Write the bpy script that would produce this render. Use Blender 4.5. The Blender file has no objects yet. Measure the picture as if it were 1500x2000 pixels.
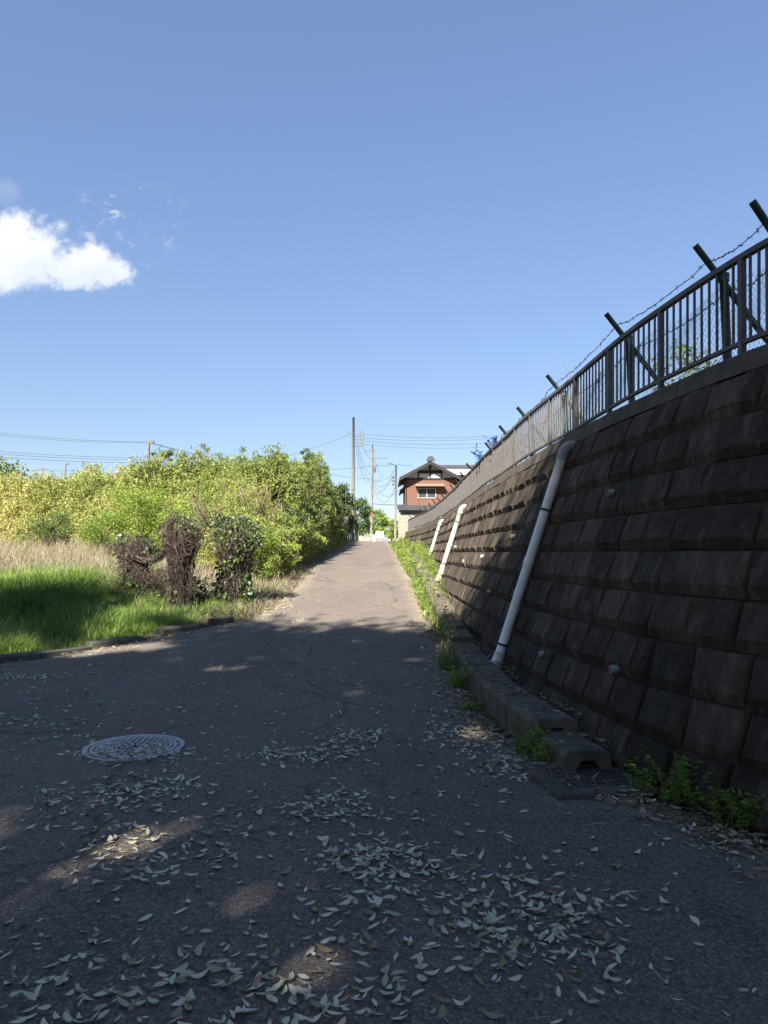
import bpy, math, random
import numpy as np
from mathutils import Vector, Matrix

# ------------------------------------------------------------------ camera, sky, sun, exposure
SC = bpy.context.scene
COL = SC.collection
CAMZ = 1.45
F = 1400.0; CX = 750.0; HY = 1080.0            # focal length and horizon in photo pixels
cam_d = bpy.data.cameras.new('camera'); cam = bpy.data.objects.new('camera', cam_d); COL.objects.link(cam)
cam.location = (0, 0, CAMZ); cam.rotation_euler = (math.radians(90), 0, 0)
cam_d.sensor_fit = 'HORIZONTAL'; cam_d.sensor_width = 36.0; cam_d.lens = 36.0 * F / 1500.0
cam_d.shift_y = (HY - 1000.0) / 1500.0
cam_d.clip_start = 0.05; cam_d.clip_end = 6000
SC.camera = cam

SUN_TRAVEL = Vector((0.42, 1.08, -1.0)).normalized()
sun_el = math.asin(-SUN_TRAVEL.z)
sun_az = math.atan2(-SUN_TRAVEL.x, -SUN_TRAVEL.y)   # clockwise from +Y
sd = bpy.data.lights.new('sun', 'SUN'); sun = bpy.data.objects.new('sun', sd); COL.objects.link(sun)
sd.energy = 5.0; sd.angle = math.radians(0.53); sd.color = (1.0, 0.955, 0.88)
sun.rotation_euler = SUN_TRAVEL.to_track_quat('-Z', 'Y').to_euler(); sun.location = (-8, -20, 25)

W = bpy.data.worlds.new('World'); SC.world = W; W.use_nodes = True
def setup_world():
    nt = W.node_tree; N = nt.nodes; L = nt.links; N.clear()
    out = N.new('ShaderNodeOutputWorld'); bg = N.new('ShaderNodeBackground'); bg.inputs['Strength'].default_value = 0.063
    sky = N.new('ShaderNodeTexSky'); sky.sky_type = 'NISHITA'; sky.sun_disc = False
    sky.sun_elevation = sun_el; sky.sun_rotation = sun_az % (2 * math.pi)
    sky.altitude = 0; sky.air_density = 1.0; sky.dust_density = 0.15; sky.ozone_density = 3.0
    def m(op, a=None, b=None, clamp=False):
        n = N.new('ShaderNodeMath'); n.operation = op; n.use_clamp = clamp
        for i, v in enumerate((a, b)):
            if v is None: continue
            if isinstance(v, (int, float)): n.inputs[i].default_value = v
            else: L.new(v, n.inputs[i])
        return n.outputs[0]
    tc = N.new('ShaderNodeTexCoord'); sp = N.new('ShaderNodeSeparateXYZ'); L.new(tc.outputs['Generated'], sp.inputs[0])
    yy = m('MAXIMUM', sp.outputs['Y'], 0.05)
    u = m('DIVIDE', sp.outputs['X'], yy); v = m('DIVIDE', sp.outputs['Z'], yy)
    cb = N.new('ShaderNodeCombineXYZ'); L.new(u, cb.inputs[0]); L.new(v, cb.inputs[1])
    def noise(scale, detail, rough, dist=0.0):
        n = N.new('ShaderNodeTexNoise'); n.inputs['Scale'].default_value = scale; n.inputs['Detail'].default_value = detail
        n.inputs['Roughness'].default_value = rough; n.inputs['Distortion'].default_value = dist
        L.new(cb.outputs[0], n.inputs['Vector']); return n.outputs['Fac']
    nz = noise(16, 9, 0.62, 0.3); nf = noise(60, 6, 0.65, 0.2)
    def blob(u0, v0, ru, rup, rdn, rough):
        a = m('DIVIDE', m('SUBTRACT', u, u0), ru)
        dv = m('SUBTRACT', v, v0)
        b = m('ADD', m('DIVIDE', m('MAXIMUM', dv, 0.0), rup), m('DIVIDE', m('MINIMUM', dv, 0.0), rdn))
        e = m('SUBTRACT', 1.0, m('ADD', m('MULTIPLY', a, a), m('MULTIPLY', b, b)))
        k = m('ADD', e, m('MULTIPLY', m('SUBTRACT', nz, 0.5), rough))
        return m('ADD', k, m('MULTIPLY', m('SUBTRACT', nf, 0.5), rough * 0.45))
    b1 = blob(-0.535, 0.405, 0.125, 0.078, 0.043, 1.9)
    b2 = blob(-0.42, 0.388, 0.07, 0.045, 0.027, 2.4)
    b3 = blob(-0.53, 0.505, 0.03, 0.02, 0.02, 3.0)
    b5 = blob(0.575, 0.455, 0.045, 0.018, 0.016, 2.0)
    wisp = noise(26, 8, 0.7, 0.8)
    b4 = blob(-0.36, 0.45, 0.09, 0.09, 0.06, 1.0)
    c = m('MAXIMUM', m('MAXIMUM', b1, b2), b5)
    mr = N.new('ShaderNodeMapRange'); mr.inputs['From Min'].default_value = -0.05; mr.inputs['From Max'].default_value = 0.7
    mr.interpolation_type = 'SMOOTHSTEP'; L.new(c, mr.inputs['Value'])
    w1 = m('MULTIPLY', m('MULTIPLY', m('MAXIMUM', b4, 0.0, True), m('MULTIPLY', m('SUBTRACT', wisp, 0.54), 4.0, True)), 1.2, True)
    w2 = m('MULTIPLY', m('MAXIMUM', b3, 0.0, True), 0.12)
    dens = m('MAXIMUM', mr.outputs[0], m('MAXIMUM', w1, w2), True)
    front = m('GREATER_THAN', sp.outputs['Y'], 0.05)
    dens = m('MULTIPLY', dens, front)
    # cloud colour: bright, slightly greyer base
    cr = N.new('ShaderNodeMapRange'); cr.inputs['From Min'].default_value = 0.35; cr.inputs['From Max'].default_value = 0.46
    L.new(m('ADD', v, m('MULTIPLY', m('SUBTRACT', nz, 0.5), 0.15)), cr.inputs['Value'])
    cc = N.new('ShaderNodeMix'); cc.data_type = 'RGBA'
    cc.inputs[6].default_value = (3.5, 3.9, 4.6, 1); cc.inputs[7].default_value = (4.9, 4.95, 5.1, 1)
    L.new(cr.outputs[0], cc.inputs[0])
    # soften the sky's own brightness range (hazy spring air), the same in every direction
    bw = N.new('ShaderNodeRGBToBW'); L.new(sky.outputs[0], bw.inputs[0])
    gain = m('POWER', m('DIVIDE', m('MAXIMUM', bw.outputs[0], 0.05), 1.5), -0.36)
    vm = N.new('ShaderNodeVectorMath'); vm.operation = 'SCALE'; L.new(sky.outputs[0], vm.inputs[0]); L.new(gain, vm.inputs['Scale'])
    tn = N.new('ShaderNodeVectorMath'); tn.operation = 'MULTIPLY'; L.new(vm.outputs[0], tn.inputs[0]); tn.inputs[1].default_value = (1.045, 0.975, 0.985)
    mx = N.new('ShaderNodeMix'); mx.data_type = 'RGBA'
    L.new(dens, mx.inputs[0]); L.new(tn.outputs[0], mx.inputs[6]); L.new(cc.outputs[2], mx.inputs[7])
    L.new(mx.outputs[2], bg.inputs['Color']); L.new(bg.outputs[0], out.inputs['Surface'])
setup_world()
VS = SC.view_settings
VS.view_transform = 'Standard'; VS.look = 'None'; VS.gamma = 1.0; VS.exposure = 1.8; VS.use_curve_mapping = False

# ------------------------------------------------------------------ helpers
rng = np.random.default_rng(7); random.seed(7)
R = math.radians
def at(px, py, D):
    return Vector(((px - CX) / F * D, D, CAMZ + (HY - py) / F * D))

class MB:
    """collects vertices / faces (numpy) and links them as one mesh object"""
    def __init__(s): s.v = []; s.f = {}; s.n = 0; s.t = []
    def add(s, V, faces, tint=None):
        V = np.asarray(V, float).reshape(-1, 3)
        for F_ in (faces if isinstance(faces, (list, tuple)) and len(faces) and isinstance(faces[0], np.ndarray) and faces[0].ndim == 2 else [np.asarray(faces, int)]):
            s.f.setdefault(F_.shape[1], []).append(F_ + s.n)
        s.v.append(V); s.n += len(V)
        s.t.append(np.full(len(V), 0.5) if tint is None else np.broadcast_to(np.asarray(tint, float), (len(V),)))
        return s
    def box(s, c, size, M=None, tint=None):
        x, y, z = np.array(size) / 2.0
        V = np.array([[-x,-y,-z],[x,-y,-z],[x,y,-z],[-x,y,-z],[-x,-y,z],[x,-y,z],[x,y,z],[-x,y,z]])
        if M is not None: V = V @ np.array(M.to_3x3()).T
        return s.add(V + np.array(c), np.array([[0,3,2,1],[4,5,6,7],[0,1,5,4],[1,2,6,5],[2,3,7,6],[3,0,4,7]]), tint)
    def tube(s, pts, r, sides=6, cap=True, tint=None):
        P = np.asarray(pts, float); n = len(P)
        r = np.broadcast_to(np.asarray(r, float), (n,))
        T = np.gradient(P, axis=0); T /= (np.linalg.norm(T, axis=1, keepdims=True) + 1e-9)
        ref = np.array([0, 0, 1.0]) if abs(T[:, 2].mean()) < 0.8 else np.array([1.0, 0, 0])
        A = np.cross(T, ref); A /= (np.linalg.norm(A, axis=1, keepdims=True) + 1e-9); B = np.cross(T, A)
        th = np.arange(sides) * 2 * np.pi / sides
        V = P[:, None] + r[:, None, None] * (A[:, None] * np.cos(th)[None, :, None] + B[:, None] * np.sin(th)[None, :, None])
        i = np.arange(n - 1)[:, None] * sides; j = np.arange(sides)[None]; k = (j + 1) % sides
        Fq = np.stack([i + j, i + k, i + sides + k, i + sides + j], -1).reshape(-1, 4)
        fs = [Fq]
        if cap and sides > 2: fs += [np.arange(sides)[None], (np.arange(sides)[::-1] + (n - 1) * sides)[None]]
        return s.add(V.reshape(-1, 3), fs, tint)
    def mesh(s, name, mat, smooth=False):
        me = bpy.data.meshes.new(name)
        V = np.concatenate(s.v); me.vertices.add(len(V)); me.vertices.foreach_set('co', V.ravel())
        loops = []; tot = []
        for k, fl in s.f.items():
            a = np.concatenate(fl); loops.append(a.ravel()); tot.append(np.full(len(a), k))
        loops = np.concatenate(loops); tot = np.concatenate(tot)
        me.loops.add(len(loops)); me.loops.foreach_set('vertex_index', loops.astype(np.int32))
        me.polygons.add(len(tot)); st = np.concatenate([[0], np.cumsum(tot)[:-1]])
        me.polygons.foreach_set('loop_start', st.astype(np.int32))
        me.polygons.foreach_set('use_smooth', np.full(len(tot), bool(smooth)))
        at_ = me.attributes.new('tint', 'FLOAT', 'POINT'); at_.data.foreach_set('value', np.concatenate(s.t).astype(np.float32))
        me.update(calc_edges=True); me.validate(); me.materials.append(mat); return me
    def obj(s, name, mat, parent=None, smooth=False, **kw):
        return link(name, s.mesh(name, mat, smooth), parent, **kw)

def link(name, me, parent=None, label=None, cat=None, group=None, kind=None, loc=None):
    o = bpy.data.objects.new(name, me); COL.objects.link(o)
    if parent is not None:
        o.parent = parent
        o.matrix_parent_inverse = Matrix.Translation(-parent.location) if parent.rotation_euler.z == 0 else parent.matrix_basis.inverted()
    if loc is not None: o.location = loc
    tag(o, label, cat, group, kind); return o
def tag(o, label=None, cat=None, group=None, kind=None):
    if label: o['label'] = label
    if cat: o['category'] = cat
    if group: o['group'] = group
    if kind: o['kind'] = kind
    return o
def empty(name, loc, label=None, cat=None, group=None, kind=None):
    o = bpy.data.objects.new(name, None); COL.objects.link(o); o.location = loc; o.empty_display_size = 0.2
    return tag(o, label, cat, group, kind)

def pchip(xs, ys):
    xs = np.array(xs, float); ys = np.array(ys, float); h = np.diff(xs); d = np.diff(ys) / h
    m = np.zeros_like(xs); m[0] = d[0]; m[-1] = d[-1]
    for i in range(1, len(xs) - 1):
        if d[i-1] * d[i] > 0:
            w1 = 2*h[i] + h[i-1]; w2 = h[i] + 2*h[i-1]; m[i] = (w1 + w2) / (w1/d[i-1] + w2/d[i])
    def f(x):
        x = np.asarray(x, float); i = np.clip(np.searchsorted(xs, x) - 1, 0, len(h) - 1)
        t = np.clip((x - xs[i]) / h[i], 0, 1)
        return ((1+2*t)*(1-t)**2)*ys[i] + t*(1-t)**2*h[i]*m[i] + t*t*(3-2*t)*ys[i+1] + t*t*(t-1)*h[i]*m[i+1]
    return f
def sstep(x, a, b):
    t = np.clip((np.asarray(x, float) - a) / (b - a), 0, 1); return t * t * (3 - 2 * t)
_hg = rng.random((64, 64))
def vnoise(x, y):
    x = np.asarray(x, float); y = np.asarray(y, float)
    xi = np.floor(x).astype(int); yi = np.floor(y).astype(int); fx = x - xi; fy = y - yi
    fx = fx*fx*(3-2*fx); fy = fy*fy*(3-2*fy); g = lambda a, b: _hg[a % 64, b % 64]
    return (g(xi,yi)*(1-fx)+g(xi+1,yi)*fx)*(1-fy)+(g(xi,yi+1)*(1-fx)+g(xi+1,yi+1)*fx)*fy

# ------------------------------------------------------------------ materials
MATS = {}
class NT:
    def __init__(s, name):
        s.m = bpy.data.materials.new(name); s.m.use_nodes = True; s.t = s.m.node_tree; s.N = s.t.nodes; s.L = s.t.links
        s.b = s.N['Principled BSDF']; s.out = s.N['Material Output']; MATS[name] = s.m
        g = s.N.new('ShaderNodeNewGeometry'); s.pos = g.outputs['Position']
    def setv(s, sock, v):
        if isinstance(v, bpy.types.NodeSocket): s.L.new(v, sock)
        else: sock.default_value = v
    def map(s, scale=(1,1,1), rot=(0,0,0)):
        n = s.N.new('ShaderNodeMapping'); n.inputs['Scale'].default_value = scale; n.inputs['Rotation'].default_value = rot
        s.L.new(s.pos, n.inputs[0]); return n.outputs[0]
    def noise(s, scale, detail=4, rough=0.55, vec=None, dist=0):
        n = s.N.new('ShaderNodeTexNoise'); n.inputs['Scale'].default_value = scale; n.inputs['Detail'].default_value = detail
        n.inputs['Roughness'].default_value = rough; n.inputs['Distortion'].default_value = dist
        s.L.new(vec if vec is not None else s.pos, n.inputs['Vector']); return n.outputs['Fac']
    def voro(s, scale, feature='F1', out='Distance', vec=None):
        n = s.N.new('ShaderNodeTexVoronoi'); n.inputs['Scale'].default_value = scale; n.feature = feature
        s.L.new(vec if vec is not None else s.pos, n.inputs['Vector']); return n.outputs[out]
    def ramp(s, fac, stops):
        n = s.N.new('ShaderNodeValToRGB'); s.L.new(fac, n.inputs[0]); e = n.color_ramp.elements
        while len(e) < len(stops): e.new(0.5)
        for el, (p, c) in zip(e, stops): el.position = p; el.color = (*c, 1) if len(c) == 3 else c
        return n.outputs[0]
    def rng(s, fac, a, b, c=0.0, d=1.0):
        n = s.N.new('ShaderNodeMapRange'); s.L.new(fac, n.inputs[0])
        for i, v in enumerate((a, b, c, d)): n.inputs[1 + i].default_value = v
        return n.outputs[0]
    def mix(s, fac, a, b, mode='MIX'):
        n = s.N.new('ShaderNodeMix'); n.data_type = 'RGBA'; n.blend_type = mode
        s.setv(n.inputs[0], fac)
        for i, v in ((6, a), (7, b)): s.setv(n.inputs[i], (*v, 1) if isinstance(v, tuple) and len(v) == 3 else v)
        return n.outputs[2]
    def math(s, op, a, b=0.0):
        n = s.N.new('ShaderNodeMath'); n.operation = op; s.setv(n.inputs[0], a); s.setv(n.inputs[1], b); return n.outputs[0]
    def attr(s, name='tint'):
        n = s.N.new('ShaderNodeAttribute'); n.attribute_name = name; return n.outputs['Fac']
    def bump(s, h, strength=0.5, dist=0.01, prev=None):
        n = s.N.new('ShaderNodeBump'); n.inputs['Strength'].default_value = strength; n.inputs['Distance'].default_value = dist
        s.L.new(h, n.inputs['Height'])
        if prev is not None: s.L.new(prev, n.inputs['Normal'])
        return n.outputs[0]
    def done(s, col, rough=0.8, normal=None, metal=0.0, spec=0.3):
        s.setv(s.b.inputs['Base Color'], (*col, 1) if isinstance(col, tuple) and len(col) == 3 else col)
        s.setv(s.b.inputs['Roughness'], rough); s.b.inputs['Metallic'].default_value = metal
        s.b.inputs['Specular IOR Level'].default_value = spec
        if normal is not None: s.L.new(normal, s.b.inputs['Normal'])
        return s.m
    def leafy(s, col, trans=0.35, rough=0.55):
        s.done(col, rough, spec=0.25)
        tr = s.N.new('ShaderNodeBsdfTranslucent'); s.setv(tr.inputs[0], col)
        mx = s.N.new('ShaderNodeMixShader'); mx.inputs[0].default_value = trans
        s.L.new(s.b.outputs[0], mx.inputs[1]); s.L.new(tr.outputs[0], mx.inputs[2]); s.L.new(mx.outputs[0], s.out.inputs[0]); return s.m

def simple(name, col, rough=0.7, var=0.25, scale=6.0, metal=0.0, spec=0.3, bump=0.0):
    n = NT(name); f = n.noise(scale, 5, 0.6)
    d = tuple(c * (1 - var) for c in col); l = tuple(min(1, c * (1 + var)) for c in col)
    c = n.ramp(f, [(0.3, d), (0.7, l)])
    return n.done(c, rough, n.bump(f, bump, 0.005) if bump else None, metal, spec)

def mat_asphalt():
    n = NT('asphalt')
    big = n.noise(0.55, 5, 0.6); mid = n.noise(3.0, 6, 0.65); fine = n.noise(150, 3, 0.7); grit = n.noise(48, 4, 0.75); wig = n.noise(2.2, 5, 0.6)
    v = n.voro(75); v2 = n.voro(75, out='Color'); edge = n.attr()
    base = n.ramp(big, [(0.3, (0.130, 0.104, 0.083)), (0.7, (0.186, 0.148, 0.116))])
    base = n.mix(n.rng(mid, 0.45, 0.75, 0, 0.55), base, (0.215, 0.172, 0.13))         # dust
    trk = n.noise(0.9, 3, 0.5, n.map((1.0, 0.02, 1)))
    base = n.mix(n.rng(trk, 0.4, 0.65, 0, 0.4), base, (0.205, 0.172, 0.138))          # wear along the road
    pat = n.noise(0.8, 2, 0.4, n.map((1.0, .35, 1)))
    base = n.mix(n.rng(pat, 0.60, 0.612, 0, 0.30), base, (0.075, 0.068, 0.06))       # darker repair patches
    st = n.N.new('ShaderNodeSeparateColor'); n.L.new(v2, st.inputs[0])
    base = n.mix(n.rng(st.outputs[0], 0.62, 1.0, 0, 0.6), base, (0.32, 0.28, 0.24)) # pale stones
    base = n.mix(n.rng(n.math('ADD', v, n.math('MULTIPLY', n.math('SUBTRACT', grit, .5), .9)), 0.35, 0.8, 0, 0.55), base, (0.022, 0.021, 0.022))          # binder between stones
    dirt = n.math('MULTIPLY', n.rng(edge, 0.55, 1.0), n.rng(n.math('ADD', mid, n.math('MULTIPLY', grit, .4)), .45, .85))
    base = n.mix(dirt, base, (0.27, 0.22, 0.15))                                      # silt along the edges
    wv = n.N.new('ShaderNodeVectorMath'); wv.operation = 'ADD'; n.L.new(n.pos, wv.inputs[0])
    cs = n.N.new('ShaderNodeCombineXYZ'); n.L.new(n.math('MULTIPLY', wig, .55), cs.inputs[0]); n.L.new(n.math('MULTIPLY', mid, .5), cs.inputs[1]); n.L.new(cs.outputs[0], wv.inputs[1])
    cr = n.voro(0.42, 'DISTANCE_TO_EDGE', vec=wv.outputs[0])
    crk = n.math('MULTIPLY', n.rng(cr, 0.0, 0.011, 1.0, 0.0), n.rng(big, .42, .52))
    base = n.mix(n.math('MULTIPLY', crk, .5), base, (0.02, 0.018, 0.016))             # old cracks
    h = n.math('SUBTRACT', n.math('ADD', n.math('MULTIPLY', v, -0.4), n.math('MULTIPLY', grit, 1.4)), n.math('MULTIPLY', crk, 1.5))
    nb = n.bump(h, 0.9, 0.008); nb = n.bump(mid, 0.25, 0.03, nb)
    return n.done(base, n.rng(fine, 0.3, 0.7, 0.78, 0.95), nb, spec=0.25)

def mat_block():
    n = NT('weathered_concrete_block')
    big = n.noise(0.45, 5, 0.6); streak = n.noise(5.5, 5, 0.7, n.map((2.0, 2.0, 0.22))); fine = n.noise(60, 5, 0.7); mid = n.noise(7, 6, 0.65); wide = n.noise(1.6, 5, 0.65, n.map((1.0, 1.0, 0.35)))
    tint = n.attr()
    c = n.ramp(mid, [(0.25, (0.048, 0.037, 0.028)), (0.55, (0.090, 0.070, 0.052)), (0.8, (0.165, 0.134, 0.104))])
    c = n.mix(n.rng(streak, 0.52, 0.68, 0, 0.7), c, (0.30, 0.25, 0.195))
    c = n.mix(0.45, c, n.ramp(tint, [(0, (0.026, 0.021, 0.017)), (0.6, (0.075, 0.058, 0.043)), (1, (0.16, 0.127, 0.094))]))
    c = n.mix(n.rng(wide, 0.45, 0.64, 0, 0.65), c, (0.020, 0.017, 0.014))                 # soot and algae runs
    c = n.mix(n.rng(streak, 0.46, 0.28, 0, 0.7), c, (0.024, 0.021, 0.018))
    c = n.mix(n.rng(big, 0.5, 0.7, 0, 0.4), c, (0.045, 0.048, 0.033))
    sp = n.noise(130, 2, 0.5)
    c = n.mix(n.rng(sp, 0.66, 0.74, 0, 0.4), c, (0.18, 0.16, 0.135))
    ef = n.noise(22, 6, 0.75, n.map((1, 1, .4)))
    c = n.mix(n.rng(ef, 0.62, 0.72, 0, 0.6), c, (0.30, 0.28, 0.25))                      # lime bloom
    h = n.math('ADD', fine, n.math('MULTIPLY', mid, 1.2))
    return n.done(c, 0.92, n.bump(h, 1.0, 0.02), spec=0.1)

def mat_concrete(name, lo, hi, bump=0.4):
    n = NT(name); mid = n.noise(5, 6, 0.65); fine = n.noise(90, 4, 0.7); streak = n.noise(4, 5, 0.65, n.map((2, 2, 0.5)))
    c = n.ramp(mid, [(0.3, lo), (0.7, hi)])
    c = n.mix(n.rng(streak, 0.55, 0.7, 0, 0.5), c, tuple(x * 0.55 for x in lo))
    c = n.mix(n.rng(fine, 0.6, 0.7, 0, 0.3), c, tuple(min(1, x * 1.5) for x in hi))
    return n.done(c, 0.9, n.bump(n.math('ADD', fine, mid), bump, 0.01), spec=0.2)

def mat_ground():
    n = NT('soil'); a = n.noise(1.3, 6, 0.65); b = n.noise(18, 5, 0.7)
    c = n.ramp(a, [(0.3, (0.06, 0.048, 0.032)), (0.55, (0.11, 0.09, 0.058)), (0.75, (0.16, 0.135, 0.085))])
    c = n.mix(n.rng(b, 0.5, 0.7, 0, 0.6), c, (0.20, 0.17, 0.11))
    c = n.mix(n.rng(n.noise(0.6, 4, 0.6), 0.5, 0.65, 0, 0.5), c, (0.055, 0.075, 0.025))
    return n.done(c, 0.95, n.bump(b, 0.8, 0.03), spec=0.1)

def mat_leaf(name, stops, trans=0.35, rough=0.55, grime=0.0):
    n = NT(name); c = n.ramp(n.attr(), stops); return n.leafy(c, trans, rough)

M_ASPH = mat_asphalt(); M_BLOCK = mat_block(); M_SOIL = mat_ground()
M_COPE = mat_concrete('coping_concrete', (0.06, 0.051, 0.041), (0.115, 0.098, 0.08))
M_GUT = mat_concrete('gutter_concrete', (0.06, 0.052, 0.04), (0.16, 0.135, 0.105), 0.9)
M_KERB = mat_concrete('kerb_concrete', (0.08, 0.075, 0.065), (0.15, 0.14, 0.12), 0.6)
M_POLE = mat_concrete('pole_concrete', (0.13, 0.115, 0.10), (0.20, 0.18, 0.155), 0.1)
M_MORTAR = simple('mortar_joint', (0.045, 0.039, 0.032), 0.95, 0.4, 9)
M_FENCE = simple('fence_paint', (0.085, 0.077, 0.07), 0.6, 0.25, 14, spec=0.35)
M_GREEN = simple('green_painted_steel', (0.045, 0.075, 0.06), 0.5, 0.3, 10, spec=0.4)
M_WIRE = simple('rusty_wire', (0.09, 0.075, 0.065), 0.6, 0.3, 30, metal=0.3)
M_GALV = simple('galvanised_wire', (0.42, 0.44, 0.48), 0.4, 0.15, 30, metal=0.7)
M_PVC = simple('pvc_pipe', (0.74, 0.73, 0.69), 0.45, 0.12, 9, spec=0.45)  # pipe plastic lightened for the pipe that stands in shade
M_PVCO = simple('pvc_pipe_sun_darkened', (0.37, 0.345, 0.295), 0.6, 0.3, 5, spec=0.4)  # same pipe plastic, colour darkened to tame sunlight on the far pipes
M_PVCD = simple('pvc_elbow', (0.27, 0.255, 0.23), 0.5, 0.2, 14, spec=0.4)
M_STRAP = simple('strap_rubber', (0.03, 0.03, 0.03), 0.6, 0.2)
M_IRON = simple('cast_iron', (0.29, 0.30, 0.33), 0.42, 0.35, 25, metal=0.25, spec=0.5, bump=0.15)
M_IROND = simple('cast_iron_recess', (0.035, 0.036, 0.04), 0.8, 0.35, 25)
M_GRATE = simple('grate_steel', (0.13, 0.115, 0.10), 0.55, 0.35, 30, metal=0.5)
M_DARK = simple('hole_shade_black', (0.008, 0.008, 0.008), 0.95, 0.1)  # near-black colour standing in for shade inside holes
M_BARK = simple('bark', (0.10, 0.08, 0.06), 0.95, 0.4, 20, spec=0.1, bump=0.6)
M_TWIG = simple('twig', (0.17, 0.125, 0.09), 0.9, 0.35, 20, spec=0.1)
M_VINE = simple('dead_vine', (0.10, 0.076, 0.064), 0.9, 0.5, 25, spec=0.1)
M_CANE = simple('bamboo_cane', (0.36, 0.33, 0.16), 0.6, 0.3, 8)
M_BAMB = mat_leaf('bamboo_leaf', [(0, (0.06, 0.10, 0.025)), (0.25, (0.15, 0.20, 0.045)), (0.5, (0.28, 0.31, 0.085)), (0.8, (0.43, 0.39, 0.125)), (1, (0.54, 0.48, 0.24))])
M_LIME = mat_leaf('spring_leaf', [(0, (0.11, 0.18, 0.028)), (0.5, (0.22, 0.30, 0.045)), (1, (0.34, 0.39, 0.085))])
M_EVER = mat_leaf('evergreen_leaf', [(0, (0.03, 0.055, 0.018)), (0.5, (0.06, 0.10, 0.03)), (1, (0.15, 0.20, 0.05))], 0.25, 0.4)
M_IVY = mat_leaf('ivy_leaf', [(0, (0.03, 0.05, 0.02)), (0.6, (0.07, 0.105, 0.035)), (1, (0.15, 0.19, 0.06))], 0.2, 0.35)
M_GRASS = mat_leaf('grass_blade', [(0, (0.08, 0.15, 0.027)), (0.4, (0.17, 0.28, 0.05)), (0.7, (0.29, 0.38, 0.085)), (0.9, (0.42, 0.45, 0.15)), (1, (0.48, 0.42, 0.20))], 0.35, 0.5)
M_DRY = mat_leaf('dry_stalk', [(0, (0.15, 0.115, 0.07)), (0.5, (0.30, 0.25, 0.155)), (1, (0.46, 0.40, 0.28))], 0.25, 0.8)
M_WEED = mat_leaf('weed_leaf', [(0, (0.07, 0.12, 0.025)), (0.5, (0.17, 0.25, 0.045)), (0.85, (0.31, 0.36, 0.08)), (1, (0.42, 0.35, 0.15))], 0.4, 0.5)
M_FALL = mat_leaf('fallen_leaf', [(0, (0.17, 0.12, 0.06)), (0.2, (0.34, 0.31, 0.17)), (0.5, (0.54, 0.51, 0.36)), (0.8, (0.66, 0.62, 0.46)), (0.9, (0.46, 0.36, 0.20)), (1, (0.26, 0.17, 0.09))], 0.1, 0.6)
M_LITT = mat_leaf('litter', [(0, (0.08, 0.055, 0.035)), (0.5, (0.22, 0.17, 0.11)), (1, (0.40, 0.35, 0.26))], 0.1, 0.8)
M_FLOW = simple('yellow_petal', (0.75, 0.52, 0.02), 0.6, 0.1)

# ------------------------------------------------------------------ terrain functions
g = pchip([-400, 0, 6, 9, 13.07, 16.8, 23.8, 35.6, 65, 74, 400], [0, 0, 0, .06, .33, .61, 1.11, 1.58, 2.52, 2.6, 2.6])
KL = [(-60, 6.4), (-30, 7.0), (-8, 7.9), (-5.5, 8.6), (-4.5, 9.25), (-3.9, 10.2), (-2.95, 11.6), (-2.35, 12.7), (-2.08, 14.2), (-2.1, 17), (-2.2, 24), (-2.3, 36), (-2.8, 65), (-3.2, 76)]
xl = pchip([p[1] for p in KL], [p[0] for p in KL])
RR = [(9, -60), (5.2, -6), (3.6, -1), (2.75, 1.5), (2.05, 3.0), (1.62, 3.9), (1.18, 4.6), (1.02, 5.2), (.86, 6.3), (.83, 7.8), (.84, 9.7), (.75, 13), (.70, 16.8), (.6, 23.8), (.5, 35.6), (0.0, 65), (-.4, 76)]
xr = pchip([p[1] for p in RR], [p[0] for p in RR])
Bx = pchip([-8, 0, 2.0, 3.6, 4.65, 5.9, 7.0, 8.4, 12.7, 17.5, 20, 26, 33, 40, 46.5], [6.6, 3.55, 2.65, 1.98, 1.60, 1.42, 1.31, 1.26, 1.19, 1.20, 1.24, 1.32, 1.25, .9, .50])
BAT = 0.32; WTOP = 2.81; WY0, WY1 = 0.2, 46.0
def seg_dist(X, Y, poly):
    d = np.full(np.shape(X), 1e9)
    for (ax, ay), (bx, by) in zip(poly[:-1], poly[1:]):
        vx, vy = bx-ax, by-ay; t = np.clip(((X-ax)*vx+(Y-ay)*vy)/(vx*vx+vy*vy), 0, 1)
        d = np.minimum(d, np.hypot(X-ax-t*vx, Y-ay-t*vy))
    return d
def left_d(X, Y):
    """distance into the land left of the kerb line (negative on the road side)"""
    X = np.asarray(X, float); Y = np.asarray(Y, float)
    return np.where((X < xl(np.clip(Y, 6.4, 76))) & (Y > 6.4), 1, -1) * seg_dist(X, Y, KL)
def land(X, Y):
    X = np.asarray(X, float); Y = np.asarray(Y, float)
    z = g(Y) - 0.03
    d = left_d(X, Y)
    z = z + np.where(d > 0, 0.05 * sstep(d, 0.05, 0.4) + 0.42 * sstep(d, 0.3, 4.5) + 0.09 * sstep(d, .3, 1.5) * (vnoise(X * 0.9, Y * 0.9) - 0.5), 0)
    e = X - Bx(np.clip(Y, -8, 46.5))
    top = np.maximum(2.70, g(Y) + 0.05)
    ramp = np.clip((e - 0.28) / 0.9, 0, 1)
    fade = sstep(Y, 60, 47.5)
    plateau = g(Y) - .03 + (top - g(Y) + .03) * np.where(Y > 46.5, ramp * fade, ramp)
    return np.where(e > 0.28, plateau, z)
def land1(x, y): return float(land(np.array([x]), np.array([y]))[0])

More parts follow.
